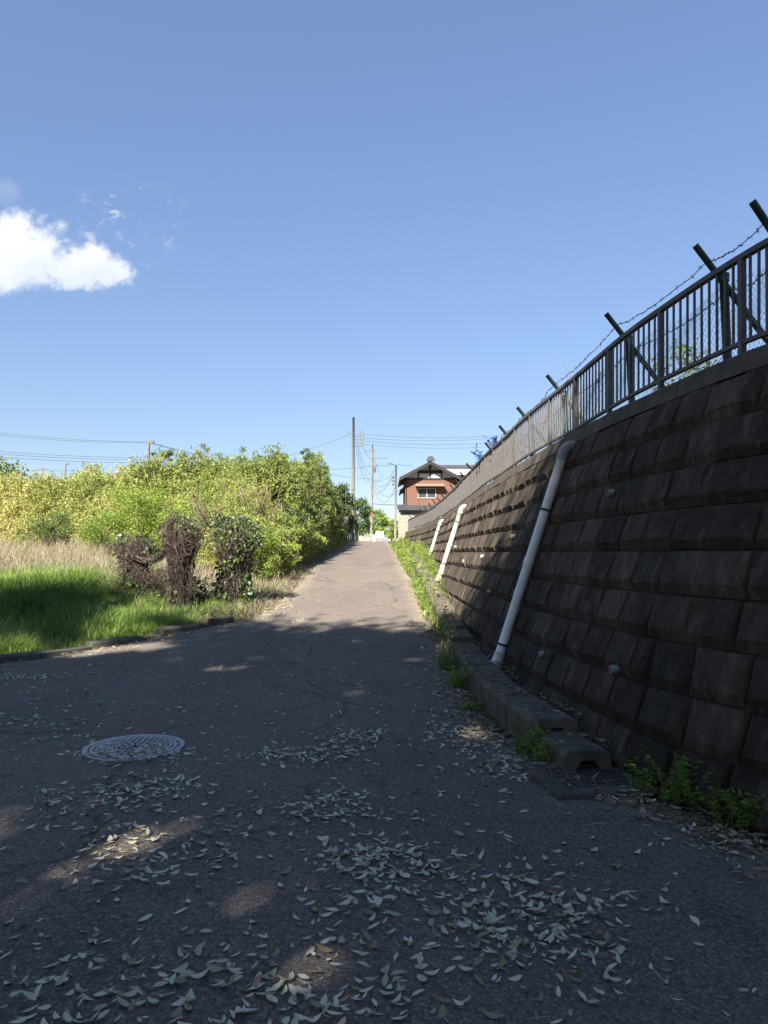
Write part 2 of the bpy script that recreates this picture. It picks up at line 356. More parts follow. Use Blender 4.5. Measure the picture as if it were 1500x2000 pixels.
# ground sheet out to the horizon
def axis(pts):
    out = []
    for a, b, s in pts: out.append(np.arange(a, b, s))
    return np.unique(np.concatenate(out + [[pts[-1][1]]]).round(4))
gx = axis([(-1500, -300, 200), (-300, -60, 30), (-60, -20, 4), (-20, -8, .8), (-8, 5, .2), (5, 20, 1.5), (20, 60, 5), (60, 300, 40), (300, 1500, 200)])
gy = axis([(-600, -60, 60), (-60, -10, 8), (-10, 3, 1), (3, 24, .25), (24, 80, 1.0), (80, 200, 10), (200, 600, 50), (600, 2400, 200)])
GX, GY = np.meshgrid(gx, gy); GZ = land(GX, GY)
idx = np.arange(GX.size).reshape(GX.shape)
mb = MB(); mb.add(np.stack([GX, GY, GZ], -1).reshape(-1, 3), np.stack([idx[:-1, :-1], idx[:-1, 1:], idx[1:, 1:], idx[1:, :-1]], -1).reshape(-1, 4))
mb.obj('ground', M_SOIL, None, True, kind='structure', label='bare soil and litter ground of the field and verges', cat='ground')

# road sheet
ry = np.concatenate([np.arange(-40, 2, 1.0), np.arange(2, 30, .12), np.arange(30, 76, .5)])
tcol = np.unique(np.concatenate([np.linspace(0, .12, 8), np.linspace(.12, .88, 20), np.linspace(.88, 1, 12)]))
xl_r = np.where(ry < 6.45, -58, xl(np.clip(ry, 6.4, 76))); xr_r = xr(ry)
wobL = np.where(ry > 11, 0.10 * (vnoise(ry * 1.7, ry * 0 + 3) - .5) + .06 * (vnoise(ry * 6, ry * 0 + 9) - .5), 0)
wobR = 0.10 * (vnoise(ry * 1.9, ry * 0 + 5) - .5) + .06 * (vnoise(ry * 7, ry * 0 + 8) - .5)
RX = (xl_r + wobL)[:, None] * (1 - tcol) + (xr_r + wobR)[:, None] * tcol; RY = np.repeat(ry[:, None], len(tcol), 1)
RZ = g(RY) + 0.012 * (vnoise(RX * .8, RY * .5) - .5)
idx = np.arange(RX.size).reshape(RX.shape)
mb = MB(); mb.add(np.stack([RX, RY, RZ], -1).reshape(-1, 3), np.stack([idx[:-1, :-1], idx[:-1, 1:], idx[1:, 1:], idx[1:, :-1]], -1).reshape(-1, 4))
mb.t = [np.maximum(1 - np.abs(RX - (xl_r + wobL)[:, None])/.8, 1 - np.abs(RX - (xr_r + wobR)[:, None])/.7).clip(0, 1).ravel()]
mb.obj('road', M_ASPH, None, True, kind='structure', label='narrow worn asphalt lane climbing between field and retaining wall', cat='road')
def roadz(x, y): return float(g(y) + 0.012 * (vnoise(x * .8, y * .5) - .5))

# left kerb stones
kerb = empty('kerb', (-4, 9.6, 0), 'mossy concrete kerb stones edging the grass verge', 'kerb', kind='structure')
def kerb_run():
    P = np.array([(-11, 7.72), (-8, 7.9), (-5.5, 8.6), (-4.5, 9.25), (-3.9, 10.2), (-2.95, 11.6), (-2.55, 12.3)])
    P[:, 0] -= .02
    cum = np.concatenate([[0], np.cumsum(np.hypot(*np.diff(P, axis=0).T))])
    f = lambda s: np.array([np.interp(s, cum, P[:, 0]), np.interp(s, cum, P[:, 1])])
    s = 0.0
    while s < cum[-1] - .3:
        ln = random.choice([.6, .6, .45, .75]); gap = .012
        if s > 9.3 and random.random() < .3: s += .35
        a, b = f(s), f(min(s + ln, cum[-1])); t = (b - a) / np.linalg.norm(b - a); n = np.array([-t[1], t[0]])
        w = .17; z0 = float(g((a[1]+b[1])/2)); hh = random.uniform(.055, .10)
        m_ = MB(); prof = [(0, -.12), (0, hh * .8), (.025, hh), (w - .02, hh + .005), (w, hh * .85), (w, -.12)]
        V = []
        for p in (a + t * gap, b - t * gap):
            for (o, z) in prof: V.append((*(p + n * (o + random.uniform(-.006, .006))), z0 + z + random.uniform(-.006, .006)))
        k = len(prof); Fq = np.array([[i, i + k, (i+1) % k + k, (i+1) % k] for i in range(k)])
        m_.add(V, [Fq, np.arange(k)[None], (np.arange(k)[::-1] + k)[None]]); m_.obj('kerb_stone', M_KERB, kerb)
        s += ln
kerb_run()

# ------------------------------------------------------------------ retaining wall
ys = np.concatenate([np.arange(WY0, 4.65, .05), np.arange(4.65, WY1 + .01, .05)])
PX = Bx(ys).copy()
WP = np.stack([PX, ys], 1); WS = np.concatenate([[0], np.cumsum(np.hypot(*np.diff(WP, axis=0).T))])
T2 = np.gradient(WP, axis=0); ker = np.ones(11) / 11
T2 = np.stack([np.convolve(np.pad(T2[:, i], 5, mode='edge'), ker, 'valid') for i in (0, 1)], 1); T2 /= np.linalg.norm(T2, axis=1, keepdims=True)
N2 = np.stack([T2[:, 1], -T2[:, 0]], 1)       # to the back of the wall (right)
def wpos(s, h, back=0.0):
    """point on the wall face: arc length, world height, metres behind the face (horizontal)"""
    x = np.interp(s, WS, WP[:, 0]); y = np.interp(s, WS, WP[:, 1]); nx = np.interp(s, WS, N2[:, 0]); ny = np.interp(s, WS, N2[:, 1])
    o = BAT * h + back
    return np.stack([x + nx * o, y + ny * o, np.broadcast_to(h, np.shape(x)).astype(float) + 0 * x], -1)
def s_of_y(y): return float(np.interp(y, ys, WS))
def y_of_s(s): return float(np.interp(s, WS, ys))

wall = empty('retaining_wall', (1.6, 4.65, 0), 'dark weathered concrete block retaining wall leaning back beside the lane', 'wall')
# mortar backing
ss = np.arange(0, WS[-1], .25); hs = np.array([-.3, 0, .6, 1.2, 1.8, 2.4, 2.66])
V = np.stack([wpos(ss, h, .012) for h in hs], 0); idx = np.arange(V.shape[0] * V.shape[1]).reshape(V.shape[:2])
MB().add(V.reshape(-1, 3), np.stack([idx[:-1, :-1], idx[1:, :-1], idx[1:, 1:], idx[:-1, 1:]], -1).reshape(-1, 4)).obj('mortar_backing', M_MORTAR, wall, True)
# end face of the wall at the far end is closed by the backing of a thin slab
BL, BH = 0.42, 0.297
sl = math.hypot(1, BAT)
def block_arrays(seed, L=BL):
    r = random.Random(seed); l = L - .012; h = BH * sl - .010
    j = lambda a: r.uniform(-a, a)
    dt, d = .030 + j(.006), .044 + j(.008)
    il, ir, it, ib = .016 + j(.005), .016 + j(.005), .014 + j(.004),  .058 + j(.012); bl, br = .032 + j(.007), .022 + j(.007)
    # local: x along wall, z up the face, -y out of the face
    o = [(-l/2, 0, 0), (l/2, 0, 0), (l/2, 0, h), (-l/2, 0, h)]
    f_ = [(-l/2+bl, -d+j(.005), ib), (l/2-br, -d+j(.005), ib+j(.006)), (l/2-ir+j(.003), -dt+j(.004), h-it), (-l/2+il+j(.003), -dt+j(.004), h-it)]
    b = [(x, .03, z) for x, _, z in o]
    m1 = [(0+j(.05), -d-.005+j(.004), ib+j(.004)), (0+j(.05), -dt-.005+j(.004), h-it)]
    V = np.array(o + f_ + b + m1, float)
    Fq = np.array([[0,1,5,4],[1,2,6,5],[2,3,7,6],[3,0,4,7],[0,8,9,1],[1,9,10,2],[2,10,11,3],[3,11,8,0],[4,12,13,7],[12,5,6,13]])
    return V, Fq
BV = [block_arrays(i) for i in range(6)]; BSM = [block_arrays(20 + i, BL * .55) for i in range(2)]
BMESH = {}
def block_mesh(k, t):
    key = (k, t)
    if key not in BMESH:
        V, Fq = (BV + BSM)[k]; BMESH[key] = MB().add(V, Fq, (t + .5) / 4).mesh('block', M_BLOCK)
    return BMESH[key]
def wall_mat(s, h):
    p = wpos(np.array([s]), h)[0]; i = min(len(WS) - 1, int(np.searchsorted(WS, s)))
    t = Vector((-T2[i, 0], -T2[i, 1], 0)); n = Vector((N2[i, 0], N2[i, 1], 0)); up = (n * BAT + Vector((0, 0, 1))).normalized(); out = t.cross(up)
    # local axes: x=t, z=up, y = z cross x
    y = up.cross(t)
    M = Matrix(((t.x, y.x, up.x, p[0]), (t.y, y.y, up.y, p[1]), (t.z, y.z, up.z, p[2]), (0, 0, 0, 1)))
    return M
blocks = []
for row in range(9):
    h0 = WTOP - .15 - (row + 1) * BH
    s = random.uniform(0, .1) + (row % 2) * BL / 2
    while s < WS[-1] - BL:
        y = y_of_s(s); k = random.randrange(6); L_ = BL
        if random.random() < .03: k = 6 + random.randrange(2); L_ = BL * .55
        if h0 + BH > float(g(y)) - .05:
            blocks.append((s + L_ / 2, h0, k, random.randrange(4), y))
        s += L_
vis = [b for b in blocks if b[4] > 3.0]; vis.sort(key=lambda b: b[4])
near = set(id(b) for b in vis[:300])
far = MB()
for b in blocks:
    s, h0, k, t, y = b
    M = wall_mat(s, h0) @ Matrix.Rotation(random.uniform(-.006, .006), 4, 'Y') @ Matrix.Translation((0, random.uniform(-.007, .005), 0)) @ Matrix.Rotation(random.uniform(-.02, .02), 4, 'X')
    if id(b) in near:
        o = bpy.data.objects.new('block', block_mesh(k, t)); COL.objects.link(o); o.parent = wall
        o.matrix_parent_inverse = Matrix.Translation(-wall.location); o.matrix_basis = M
    else:
        V, Fq = (BV + BSM)[k]; A = np.array(M); far.add(V @ A[:3, :3].T + A[:3, 3], Fq, (t + .5) / 4)
far.obj('distant_blocks', M_BLOCK, wall, kind='stuff')
# coping
s = 0.0
while s < WS[-1] - .3:
    L_ = random.choice([.9, .9, 1.2, .6]); e = min(s + L_, WS[-1])
    m_ = MB(); q = np.linspace(s + .004, e - .004, 4)
    f0, f1 = -.03 + random.uniform(-.006, .006), -.03
    dz = random.uniform(-.006, .006)
    rows = [wpos(q, WTOP - .15 + .002, .0), wpos(q, WTOP - .15 + .002, f0), wpos(q, WTOP + dz - .015, f0 - .02), wpos(q, WTOP + dz, f0 - .005), wpos(q, WTOP + dz, .40), wpos(q, WTOP - .3, .40)]
    V = np.stack(rows, 0); k = len(rows); n_ = len(q); idx = np.arange(k * n_).reshape(k, n_)
    Fq = np.stack([idx[:-1, :-1], idx[1:, :-1], idx[1:, 1:], idx[:-1, 1:]], -1).reshape(-1, 4)
    m_.add(V.reshape(-1, 3), [Fq, idx[:, 0][None], idx[::-1, -1][None]], random.random()); m_.obj('coping', M_COPE, wall)
    s = e
# weep-hole pipes
for (y, h) in ((6.15, 1.98), (9.55, 1.68), (11.6, 1.4), (10.0, .92), (8.3, 1.0), (5.15, .62), (6.6, .52), (13.9, 1.3), (16.5, 1.6)):
    p = wpos(np.array([s_of_y(y)]), h)[0]; i = int(np.searchsorted(WS, s_of_y(y))); n = np.array([N2[i, 0], N2[i, 1], .0]); m_ = MB()
    a = p - n * .082 + np.array([0, 0, -.01]); b = p + n * .02
    for r0, r1 in ((.03, .03), (.024, .024)): m_.tube([a, b], r0, 12, cap=False)
    th = np.linspace(0, 2*np.pi, 13)[:-1]
    tv = np.array([T2[i, 0], T2[i, 1], 0]); uv = np.array([0, 0, 1.0])
    ro = a + .03 * (np.cos(th)[:, None] * tv + np.sin(th)[:, None] * uv); ri = a + .023 * (np.cos(th)[:, None] * tv + np.sin(th)[:, None] * uv)
    m_.add(np.concatenate([ro, ri]), np.array([[q, (q+1) % 12, 12 + (q+1) % 12, 12 + q] for q in range(12)]))
    wp = m_.obj('weep_pipe', M_PVCD, wall, True)
    MB().add(ri + (b - a) * .5, [np.arange(12)[None]]).obj('bore_shade_disc', M_DARK, wp)  # black disc paints the shade inside the pipe

# ------------------------------------------------------------------ guard fence on the coping
fence = empty('guard_fence', tuple(wpos(np.array([s_of_y(6)]), WTOP, .1)[0]), 'brown steel baluster guard fence along the wall top', 'fence')
FO = .10
fs = np.arange(s_of_y(1.2), WS[-1] - .2, .15)
def fence_z(s): return WTOP + .012 * np.sin(s * 1.3) + .01 * np.sin(s * .47 + 1)
def fpt(s, z, back=FO): p = wpos(np.atleast_1d(np.asarray(s, float)), WTOP, back); p[:, 2] = fence_z(np.atleast_1d(s)) + z; return p
def rail(z, hw, hh, name):
    m_ = MB(); a = fpt(fs, z); nx = np.interp(fs, WS, N2[:, 0]); ny = np.interp(fs, WS, N2[:, 1]); n = np.stack([nx, ny, 0*nx], 1); u = np.array([0, 0, 1.0])
    ring = [a - n*hw - u*hh, a + n*hw - u*hh, a + n*hw + u*hh, a - n*hw + u*hh]
    V = np.stack(ring, 0); idx = np.arange(4*len(fs)).reshape(4, -1); nxt = np.roll(idx, -1, 0)
    m_.add(V.reshape(-1, 3), [np.stack([idx[:, :-1], nxt[:, :-1], nxt[:, 1:], idx[:, 1:]], -1).reshape(-1, 4), idx[::-1, 0][None], idx[:, -1][None]])
    return m_.obj(name, M_FENCE, fence)
rail(.735, .024, .019, 'top_rail'); rail(.125, .018, .014, 'bottom_rail')
posts = np.arange(s_of_y(2.6) + .1, WS[-1] - .3, 1.18)
def bar_mesh(w, h, name):
    return MB().box((0, 0, h/2), (w, w, h)).mesh(name, M_FENCE)
pm = bar_mesh(.042, .735, 'post'); bm_ = bar_mesh(.015, .60, 'baluster')
def put(name, me, parent, loc, rz=0.0, tilt=0.0):
    o = bpy.data.objects.new(name, me); COL.objects.link(o); o.parent = parent; o.matrix_parent_inverse = Matrix.Translation(-parent.location)
    o.location = loc; o.rotation_euler = (tilt, random.uniform(-.006, .006), rz); return o
nb = 0; farb = MB()
for i, s in enumerate(posts):
    t = T2[min(len(T2)-1, int(np.searchsorted(WS, s)))]; rz = math.atan2(t[1], t[0])
    put('post', pm, fence, fpt(s, 0)[0], rz)
    for q in range(1, 11):
        s2 = s + q * 1.18 / 11
        if s2 > WS[-1] - .25: break
        loc = fpt(s2, .13)[0]; nb += 1
        if nb <= 300: put('baluster', bm_, fence, loc, rz)
        else: farb.box(loc + np.array([0, 0, .3]), (.015, .015, .60))
if farb.n: farb.obj('distant_balusters', M_FENCE, fence, kind='stuff')

# ------------------------------------------------------------------ leaning barbed wire fence behind
bf = empty('barbed_wire_fence', tuple(wpos(np.array([s_of_y(7.3)]), 2.7, .5)[0]), 'leaning green pipe posts carrying barbed wire behind the guard fence', 'fence')
arm_y = [3.4, 4.75, 5.5, 7.3, 9.7, 11.7, 13.5, 15.4, 17.3, 19.2, 21.1, 23, 25, 27, 29, 31, 33, 35, 37, 39, 41, 43, 45]
tips = []; low = []
def off(y, back, z): # `back` measured from face base line
    s = s_of_y(y); x = np.interp(s, WS, WP[:, 0]); yy = np.interp(s, WS, WP[:, 1]); n = (np.interp(s, WS, N2[:, 0]), np.interp(s, WS, N2[:, 1]))
    return np.array([x + n[0]*back, yy + n[1]*back, z])
for y in arm_y:
    jz = random.uniform(-.05, .05); a = off(y + random.uniform(-.05, .05), 2.0, 2.62); b = off(y, .98, 3.86 + jz)
    m_ = MB(); m_.tube(np.linspace(a, b, 4), .026, 10); m_.obj('leaning_arm', M_GREEN, bf, True)
    c = a + (b - a) * .80; d = off(y, 1.27, 2.6)
    m_ = MB(); m_.tube([d, [c[0]+.03, c[1], c[2]-.02]], .034, 10); m_.tube([[c[0]+.03, c[1], c[2]-.03], [c[0]+.03, c[1], c[2]+.03]], .042, 10); m_.obj('upright', M_GREEN, bf, True)
    tips.append(b + (a - b) * .10); low.append(b + (a - b) * .28)
def barbed(pts, name, sag):
    path = []
    for a, b in zip(pts[:-1], pts[1:]):
        n_ = max(8, int(np.linalg.norm(b-a) / .12))
        for t in np.linspace(0, 1, n_, endpoint=False): path.append(a*(1-t)+b*t - np.array([0, 0, sag*4*t*(1-t)]) + rng.normal(0, .006, 3))
    path.append(pts[-1]); path = np.array(path); m_ = MB(); m_.tube(path, .0045, 4)
    for p in path[::1]:
        if p[1] > 26: continue
        for _ in range(2):
            d = rng.normal(0, 1, 3); d /= np.linalg.norm(d); m_.tube([p - d*.022, p + d*.022], .0028, 3)
    m_.obj(name, M_WIRE, bf)
barbed(tips, 'barbed_wire', .05); barbed(low, 'barbed_wire', .04)
# chain-link mesh between uprights
for q, (y0, y1) in enumerate(zip(arm_y[:10], arm_y[1:11])):
    m_ = MB(); z0, z1 = 2.72, 3.58; s0, s1 = s_of_y(y0), s_of_y(y1); n_ = int((s1-s0) / .055)
    for i in range(-15, n_):
        for sg in (1, -1):
            a = [s0 + i*.055 if sg > 0 else s1 - i*.055, z0]; b = [a[0] + sg*.86, z1]
            lo, hi = s0, s1
            def clip(p, q_):
                t = 0 if q_[0] == p[0] else ((lo if p[0] < lo else hi) - p[0]) / (q_[0]-p[0]); return [p[0]+(q_[0]-p[0])*t, p[1]+(q_[1]-p[1])*t]
            if max(a[0], b[0]) <= lo or min(a[0], b[0]) >= hi: continue
            if not lo <= a[0] <= hi: a = clip(a, b)
            if not lo <= b[0] <= hi: b = clip(b, a)
            pts = []
            for t in np.linspace(0, 1, 5):
                sa = a[0]+(b[0]-a[0])*t; h = a[1]+(b[1]-a[1])*t; p = wpos(np.array([sa]), 0.0, 1.3)[0]; w_ = .05*math.sin(sa*5+h*9)*(h-2.7)
                pts.append([p[0]+w_, p[1]+w_*.3, h])
            m_.tube(pts, .0016, 3, cap=False)
    m_.obj('chain_link_mesh', M_GALV, bf)

# ------------------------------------------------------------------ drain pipes on the wall
def downpipe(y, h0, h1, r, label, straps, M_PVC=M_PVCO):
    s = s_of_y(y); k = r + .055
    a = wpos(np.array([s]), h0, -k)[0]; b = wpos(np.array([s]), h1, -k)[0]
    e = empty('drain_pipe', tuple(a), label, 'pipe', 'drain pipes on the retaining wall')
    i = int(np.searchsorted(WS, s)); n = np.array([N2[i, 0], N2[i, 1], 0]); u = (b-a)/np.linalg.norm(b-a)
    MB().tube(np.linspace(a, b, 6), r, 20).obj('pipe', M_PVC, e, True)
    # top elbow into the wall
    c = [b - u*.10]; cen = b + n*.10
    arc = [b + n*(.075*(1-math.cos(t))) + u*(.075*math.sin(t)) for t in np.linspace(0, math.pi/2, 7)]
    MB().tube([b - u*.09] + arc + [arc[-1] + n*.12], r*1.16, 20).obj('top_elbow', M_PVCD, e, True)
    # bottom elbow towards the gutter
    arc = [a - n*(.10*(1-math.cos(t))) - u*(.10*math.sin(t)) for t in np.linspace(0, math.pi/3, 5)]
    MB().tube([a + u*.08] + arc, r*1.14, 20).obj('bottom_elbow', M_PVC, e, True)
    p = a + (b-a)*.47; MB().tube([p - u*.05, p - u*.045, p + u*.045, p + u*.05], [r, r*1.09, r*1.09, r], 20).obj('coupling', M_PVC, e, True)
    for t in straps:
        p = a + (b-a)*t; MB().tube([p - u*.012, p + u*.012], r + .006, 20).obj('strap', M_STRAP, e, True)
        MB().tube([p + n*.0, p + n*(k+.03)], .007, 6).obj('strap_bolt', M_STRAP, e)
downpipe(7.9, .28, 2.56, .052, 'thick grey plastic drain pipe, nearest and in shade on the wall', (.07, .72), bpy.data.materials['pvc_pipe'])
downpipe(17.5, .86, 2.50, .062, 'longer of the two sunlit white drain pipes on the far wall', (.2, .82))
downpipe(25.6, 1.36, 2.52, .062, 'shorter sunlit white drain pipe farthest along the wall', (.1, .75))

# ------------------------------------------------------------------ stepped drain gutter
gut = empty('drain_gutter', (1.1, 5, 0), 'stepped run of precast concrete gutter blocks along the wall foot', 'gutter')
GP = pchip([4.4, 5.2, 6.26, 7.76, 9.66, 13, 17, 24, 36, 46], [1.235, 1.10, .94, .89, .90, .92, .92, .9, .84, .35])
GW = .32
def gutter_block(y0, y1, top, w=GW, hgt=.34, arch=.15, drop=.03, open_=False, shift=0.0):
    a = np.array([float(GP(y0)) + shift, y0]); b = np.array([float(GP(y1)) + shift, y1]); t = (b-a)/np.linalg.norm(b-a); n = np.array([t[1], -t[0]])
    j = lambda: random.uniform(-.004, .004)
    c = .035
    outer = [(0, -hgt), (0, -c), (c*.8, 0), (w-c*.8, 0), (w, -c), (w, -hgt)]
    hw = w/2; ai = []
    for th in np.linspace(0, math.pi, 7): ai.append((hw + (w/2-.065)*math.cos(th)*(1.0), -.065-arch + arch*min(1, math.sin(th)*1.25)))
    inner = [(w-.065, -hgt)] + ai + [(.065, -hgt)]
    loop = outer + inner
    m_ = MB(); V = []
    tl = random.uniform(-.008, .008)
    for p, dz in ((a + t*.009, tl), (b - t*.009, -tl)):
        for (o, z) in loop: V.append((*(p + n*o + n*j()), top + z + dz + j()*.8))
    k = len(loop); Fq = np.array([[(i+1) % k, (i+1) % k + k, i + k, i] for i in range(k)])
    no = len(outer); ni = len(inner)
    # end caps: strips between outer and inner loops, triangulated by hand
    caps = []
    for o0, flip in ((0, False), (k, True)):
        O = list(range(no)); I = [no + q for q in range(ni)][::-1]    # I runs from left bottom over the arch to right bottom
        tr = []; io = ii = 0
        while io < no-1 or ii < ni-1:
            if ii == ni-1 or (io < no-1 and (io+1)/(no-1) <= (ii+1)/(ni-1)): tr.append((O[io], O[io+1], I[ii])); io += 1
            else: tr.append((O[io], I[ii+1], I[ii])); ii += 1
        caps += [tuple(o0 + q for q in (x[::-1] if flip else x)) for x in tr]
    m_.add(V, [Fq, np.array(caps)]); return m_.obj('gutter_block', M_GUT, gut)
gutter_block(4.68, 5.35, .150, hgt=.30, arch=.13)
yy = 5.18
for L_ in (.62, .95, .95, .95, 1.0): gutter_block(yy, yy + L_, .245 + .012*(yy-5.2)/4, arch=.10, hgt=.36); yy += L_
yy2 = yy - .05
for i in range(30):
    L_ = .98; top = max(.33, float(g(yy2 + .5)) + .13 + (.07 if yy2 < 13 else .03)); gutter_block(yy2, yy2 + L_, top, arch=.12); yy2 += L_
MB().box((float(GP(5.1))+.18, 5.3, .02), (.22, .9, .02)).obj('gutter_shade_slab', M_DARK, gut)  # black slab paints the shade inside the gutter mouth

# drain grate
gr = empty('drain_grate', (1.35, 4.42, 0), 'rusty steel drain grate in a concrete rim at the gutter mouth', 'grate')
def grate():
    ang = math.atan2(.13, .7); Rm = Matrix.Rotation(ang, 3, 'Z'); A = np.array(Rm); o = np.array([1.12, 4.34, .011])
    def bx(m_, c, s): m_.box(o + A @ np.array(c), s, Rm)
    m_ = MB(); wx, wy = .46, .42
    bx(m_, (-.06, wy/2, .0), (.12, wy + .24, .026)); bx(m_, (wx/2, -.06, .001), (wx, .12, .026)); bx(m_, (wx/2, wy+.06, .001), (wx, .12, .026)); bx(m_, (wx+.05, wy/2, .0), (.1, wy+.24, .026))
    m_.obj('rim', M_GUT, gr)
    m_ = MB(); bx(m_, (wx/2, wy/2, -.008), (wx, wy, .012)); m_.obj('pit_shade_plate', M_DARK, gr)  # thin black plate paints the shade below the bars
    for i in range(15): m_ = MB(); bx(m_, (.015 + i*(wx-.03)/14, wy/2, .010), (.007, wy, .016)); m_.obj('grate_bar', M_GRATE, gr)
    for i in range(6): m_ = MB(); bx(m_, (wx/2, .02 + i*(wy-.04)/5, .013), (wx, .009, .008)); m_.obj('cross_bar', M_GRATE, gr)
grate()

# ------------------------------------------------------------------ manhole cover
mh = empty('manhole_cover', (-1.86, 5.34, roadz(-1.86, 5.34)), 'round cast iron manhole cover half buried in fallen leaves', 'manhole cover')
def manhole():
    c = np.array(mh.location)
    def ring(r0, r1, z0, z1, mat, name, seg=64):
        th = np.linspace(0, 2*np.pi, seg+1)[:-1]; cs = np.stack([np.cos(th), np.sin(th), 0*th], 1); u = np.array([0, 0, 1.0])
        rows = [c + cs*r0 + u*z0, c + cs*r0 + u*z1, c + cs*r1 + u*z1, c + cs*r1 + u*z0]
        idx = np.arange(4*seg).reshape(4, seg); nx = np.roll(idx, -1, 1)
        MB().add(np.concatenate(rows), np.concatenate([np.stack([idx[i], nx[i], nx[i+1], idx[i+1]], -1) for i in range(3)])).obj(name, mat, mh)
    ring(.325, .362, -.01, .012, M_IRON, 'frame_ring')
    th = np.linspace(0, 2*np.pi, 65)[:-1]
    MB().add(np.concatenate([c + np.stack([np.cos(th)*.325, np.sin(th)*.325, 0*th + .005], 1)]), [np.arange(64)[None]]).obj('cover_plate', M_IROND, mh)
    ring(.285, .312, .004, .013, M_IRON, 'raised_ring')
    ring(.12, .135, .004, .013, M_IRON, 'raised_ring')
    m_ = MB()
    for r_, n_, w_, l_ in ((.262, 40, .026, .030), (.226, 34, .028, .028), (.19, 28, .028, .026), (.157, 22, .028, .026), (.092, 12, .028, .03), (.05, 7, .026, .03)):
        for i in range(n_):
            a = 2*math.pi*(i + (.5 if n_ % 4 else 0)) / n_; m_.box(c + np.array([math.cos(a)*r_, math.sin(a)*r_, .008]), (w_, l_, .010), Matrix.Rotation(a, 3, 'Z'))
    m_.obj('tread_studs', M_IRON, mh)
manhole()

# ------------------------------------------------------------------ leaf helpers
def leaf_quads(P, D, L, Wd, tint, fold=.25, droop=0.0):
    """diamond leaves: base P, direction D (unit), lengths L, widths Wd -> verts, quads, tints"""
    n = len(P); ref = rng.normal(0, 1, (n, 3)); S = np.cross(D, ref); S /= (np.linalg.norm(S, axis=1, keepdims=True) + 1e-9); Nn = np.cross(S, D)
    L = np.broadcast_to(L, (n,))[:, None]; Wd = np.broadcast_to(Wd, (n,))[:, None]
    mid = P + D*L*.42
    V = np.stack([P, mid + S*Wd/2 + Nn*Wd*fold, P + D*L - np.array([0, 0, 1.0])*L*droop, mid - S*Wd/2 + Nn*Wd*fold], 1).reshape(-1, 3)
    return V, np.arange(4*n).reshape(n, 4), np.repeat(np.broadcast_to(tint, (n,)), 4)
def leaf_tris(P, D, L, Wd, tint, fold=0, droop=0.0):
    n = len(P); S = unit(np.cross(D, rng.normal(0, 1, (n, 3)))); L = L[:, None]; Wd = Wd[:, None]
    V = np.stack([P + S*Wd/2, P + D*L - np.array([0, 0, 1.0])*L*droop, P - S*Wd/2], 1).reshape(-1, 3)
    return V, np.arange(3*n).reshape(n, 3), np.repeat(tint, 3)
def unit(v): return v / (np.linalg.norm(v, axis=-1, keepdims=True) + 1e-9)
def blades(P, H, Wd, lean, tint, seg=3, az=None):
    """curved tapered grass blades -> verts, (quads, tris)"""
    n = len(P); az = rng.random(n)*2*np.pi if az is None else az; dirx = np.stack([np.cos(az), np.sin(az), 0*az], 1); side = np.stack([-np.sin(az), np.cos(az), 0*az], 1)
    ts = np.linspace(0, 1, seg+1); rows = []
    for t in ts[:-1]:
        c = P + dirx*(lean*H*t**2)[:, None] + np.array([0, 0, 1.0])*(H*(t - .35*np.minimum(lean, 1.2)*t**2.2))[:, None]
        w = (Wd*(1 - .75*t))[:, None]/2; rows += [c - side*w, c + side*w]
    t = 1.0; tip = P + dirx*(lean*H)[:, None] + np.array([0, 0, 1.0])*(H*(1-.35*np.minimum(lean, 1.2)))[:, None]; rows.append(tip)
    V = np.stack(rows, 1); k = V.shape[1]; b = np.arange(n)[:, None]*k
    q = np.concatenate([b + np.array([[2*i, 2*i+1, 2*i+3, 2*i+2]]) for i in range(seg-1)]); tr = b + np.array([[2*seg-2, 2*seg-1, 2*seg]])
    return V.reshape(-1, 3), [q, tr], np.repeat(np.broadcast_to(tint, (n,)), k)

# ------------------------------------------------------------------ grass verge (left), dry field, roadside dry grass
def scatter(n, x0, x1, y0, y1, keep):
    X = rng.uniform(x0, x1, n); Y = rng.uniform(y0, y1, n); k = keep(X, Y) > rng.random(n); return X[k], Y[k]
THK = [(-60, 29), (-30, 27.5), (-20, 26.5), (-14, 25.8), (-10, 24.5), (-7.5, 22.3), (-5.2, 19.8), (-3.8, 18.2), (-2.95, 18.9), (-2.7, 24), (-2.75, 36), (-3.1, 56)]
def thick_d(X, Y):
    X = np.asarray(X, float); Y = np.asarray(Y, float); d = seg_dist(X, Y, THK)
    xs_ = np.array([p[0] for p in THK[:9]]); ysf = np.array([p[1] for p in THK[:9]])
    fr = np.interp(X, xs_, ysf); rx = np.interp(Y, [p[1] for p in THK[8:]], [p[0] for p in THK[8:]])
    return np.where((Y > fr) & (X < np.where(Y > 18.9, rx, -2.95)) , d, -d)
def green_w(X, Y):
    d = left_d(X, Y); edge = 14.6 + 1.6*(vnoise(X*.5, Y*.1+7)-.5) + 3.2*(vnoise(X*1.1, Y*1.1+3)-.5) + .10*(-X-4)
    base = sstep(Y, edge + 1.0, edge - 1.2) * (d > .07)
    right = sstep(X, -2.4, -4.4 + .25*(13-Y)) # thins towards the vine posts
    return base * np.clip(right + .12, 0, 1)
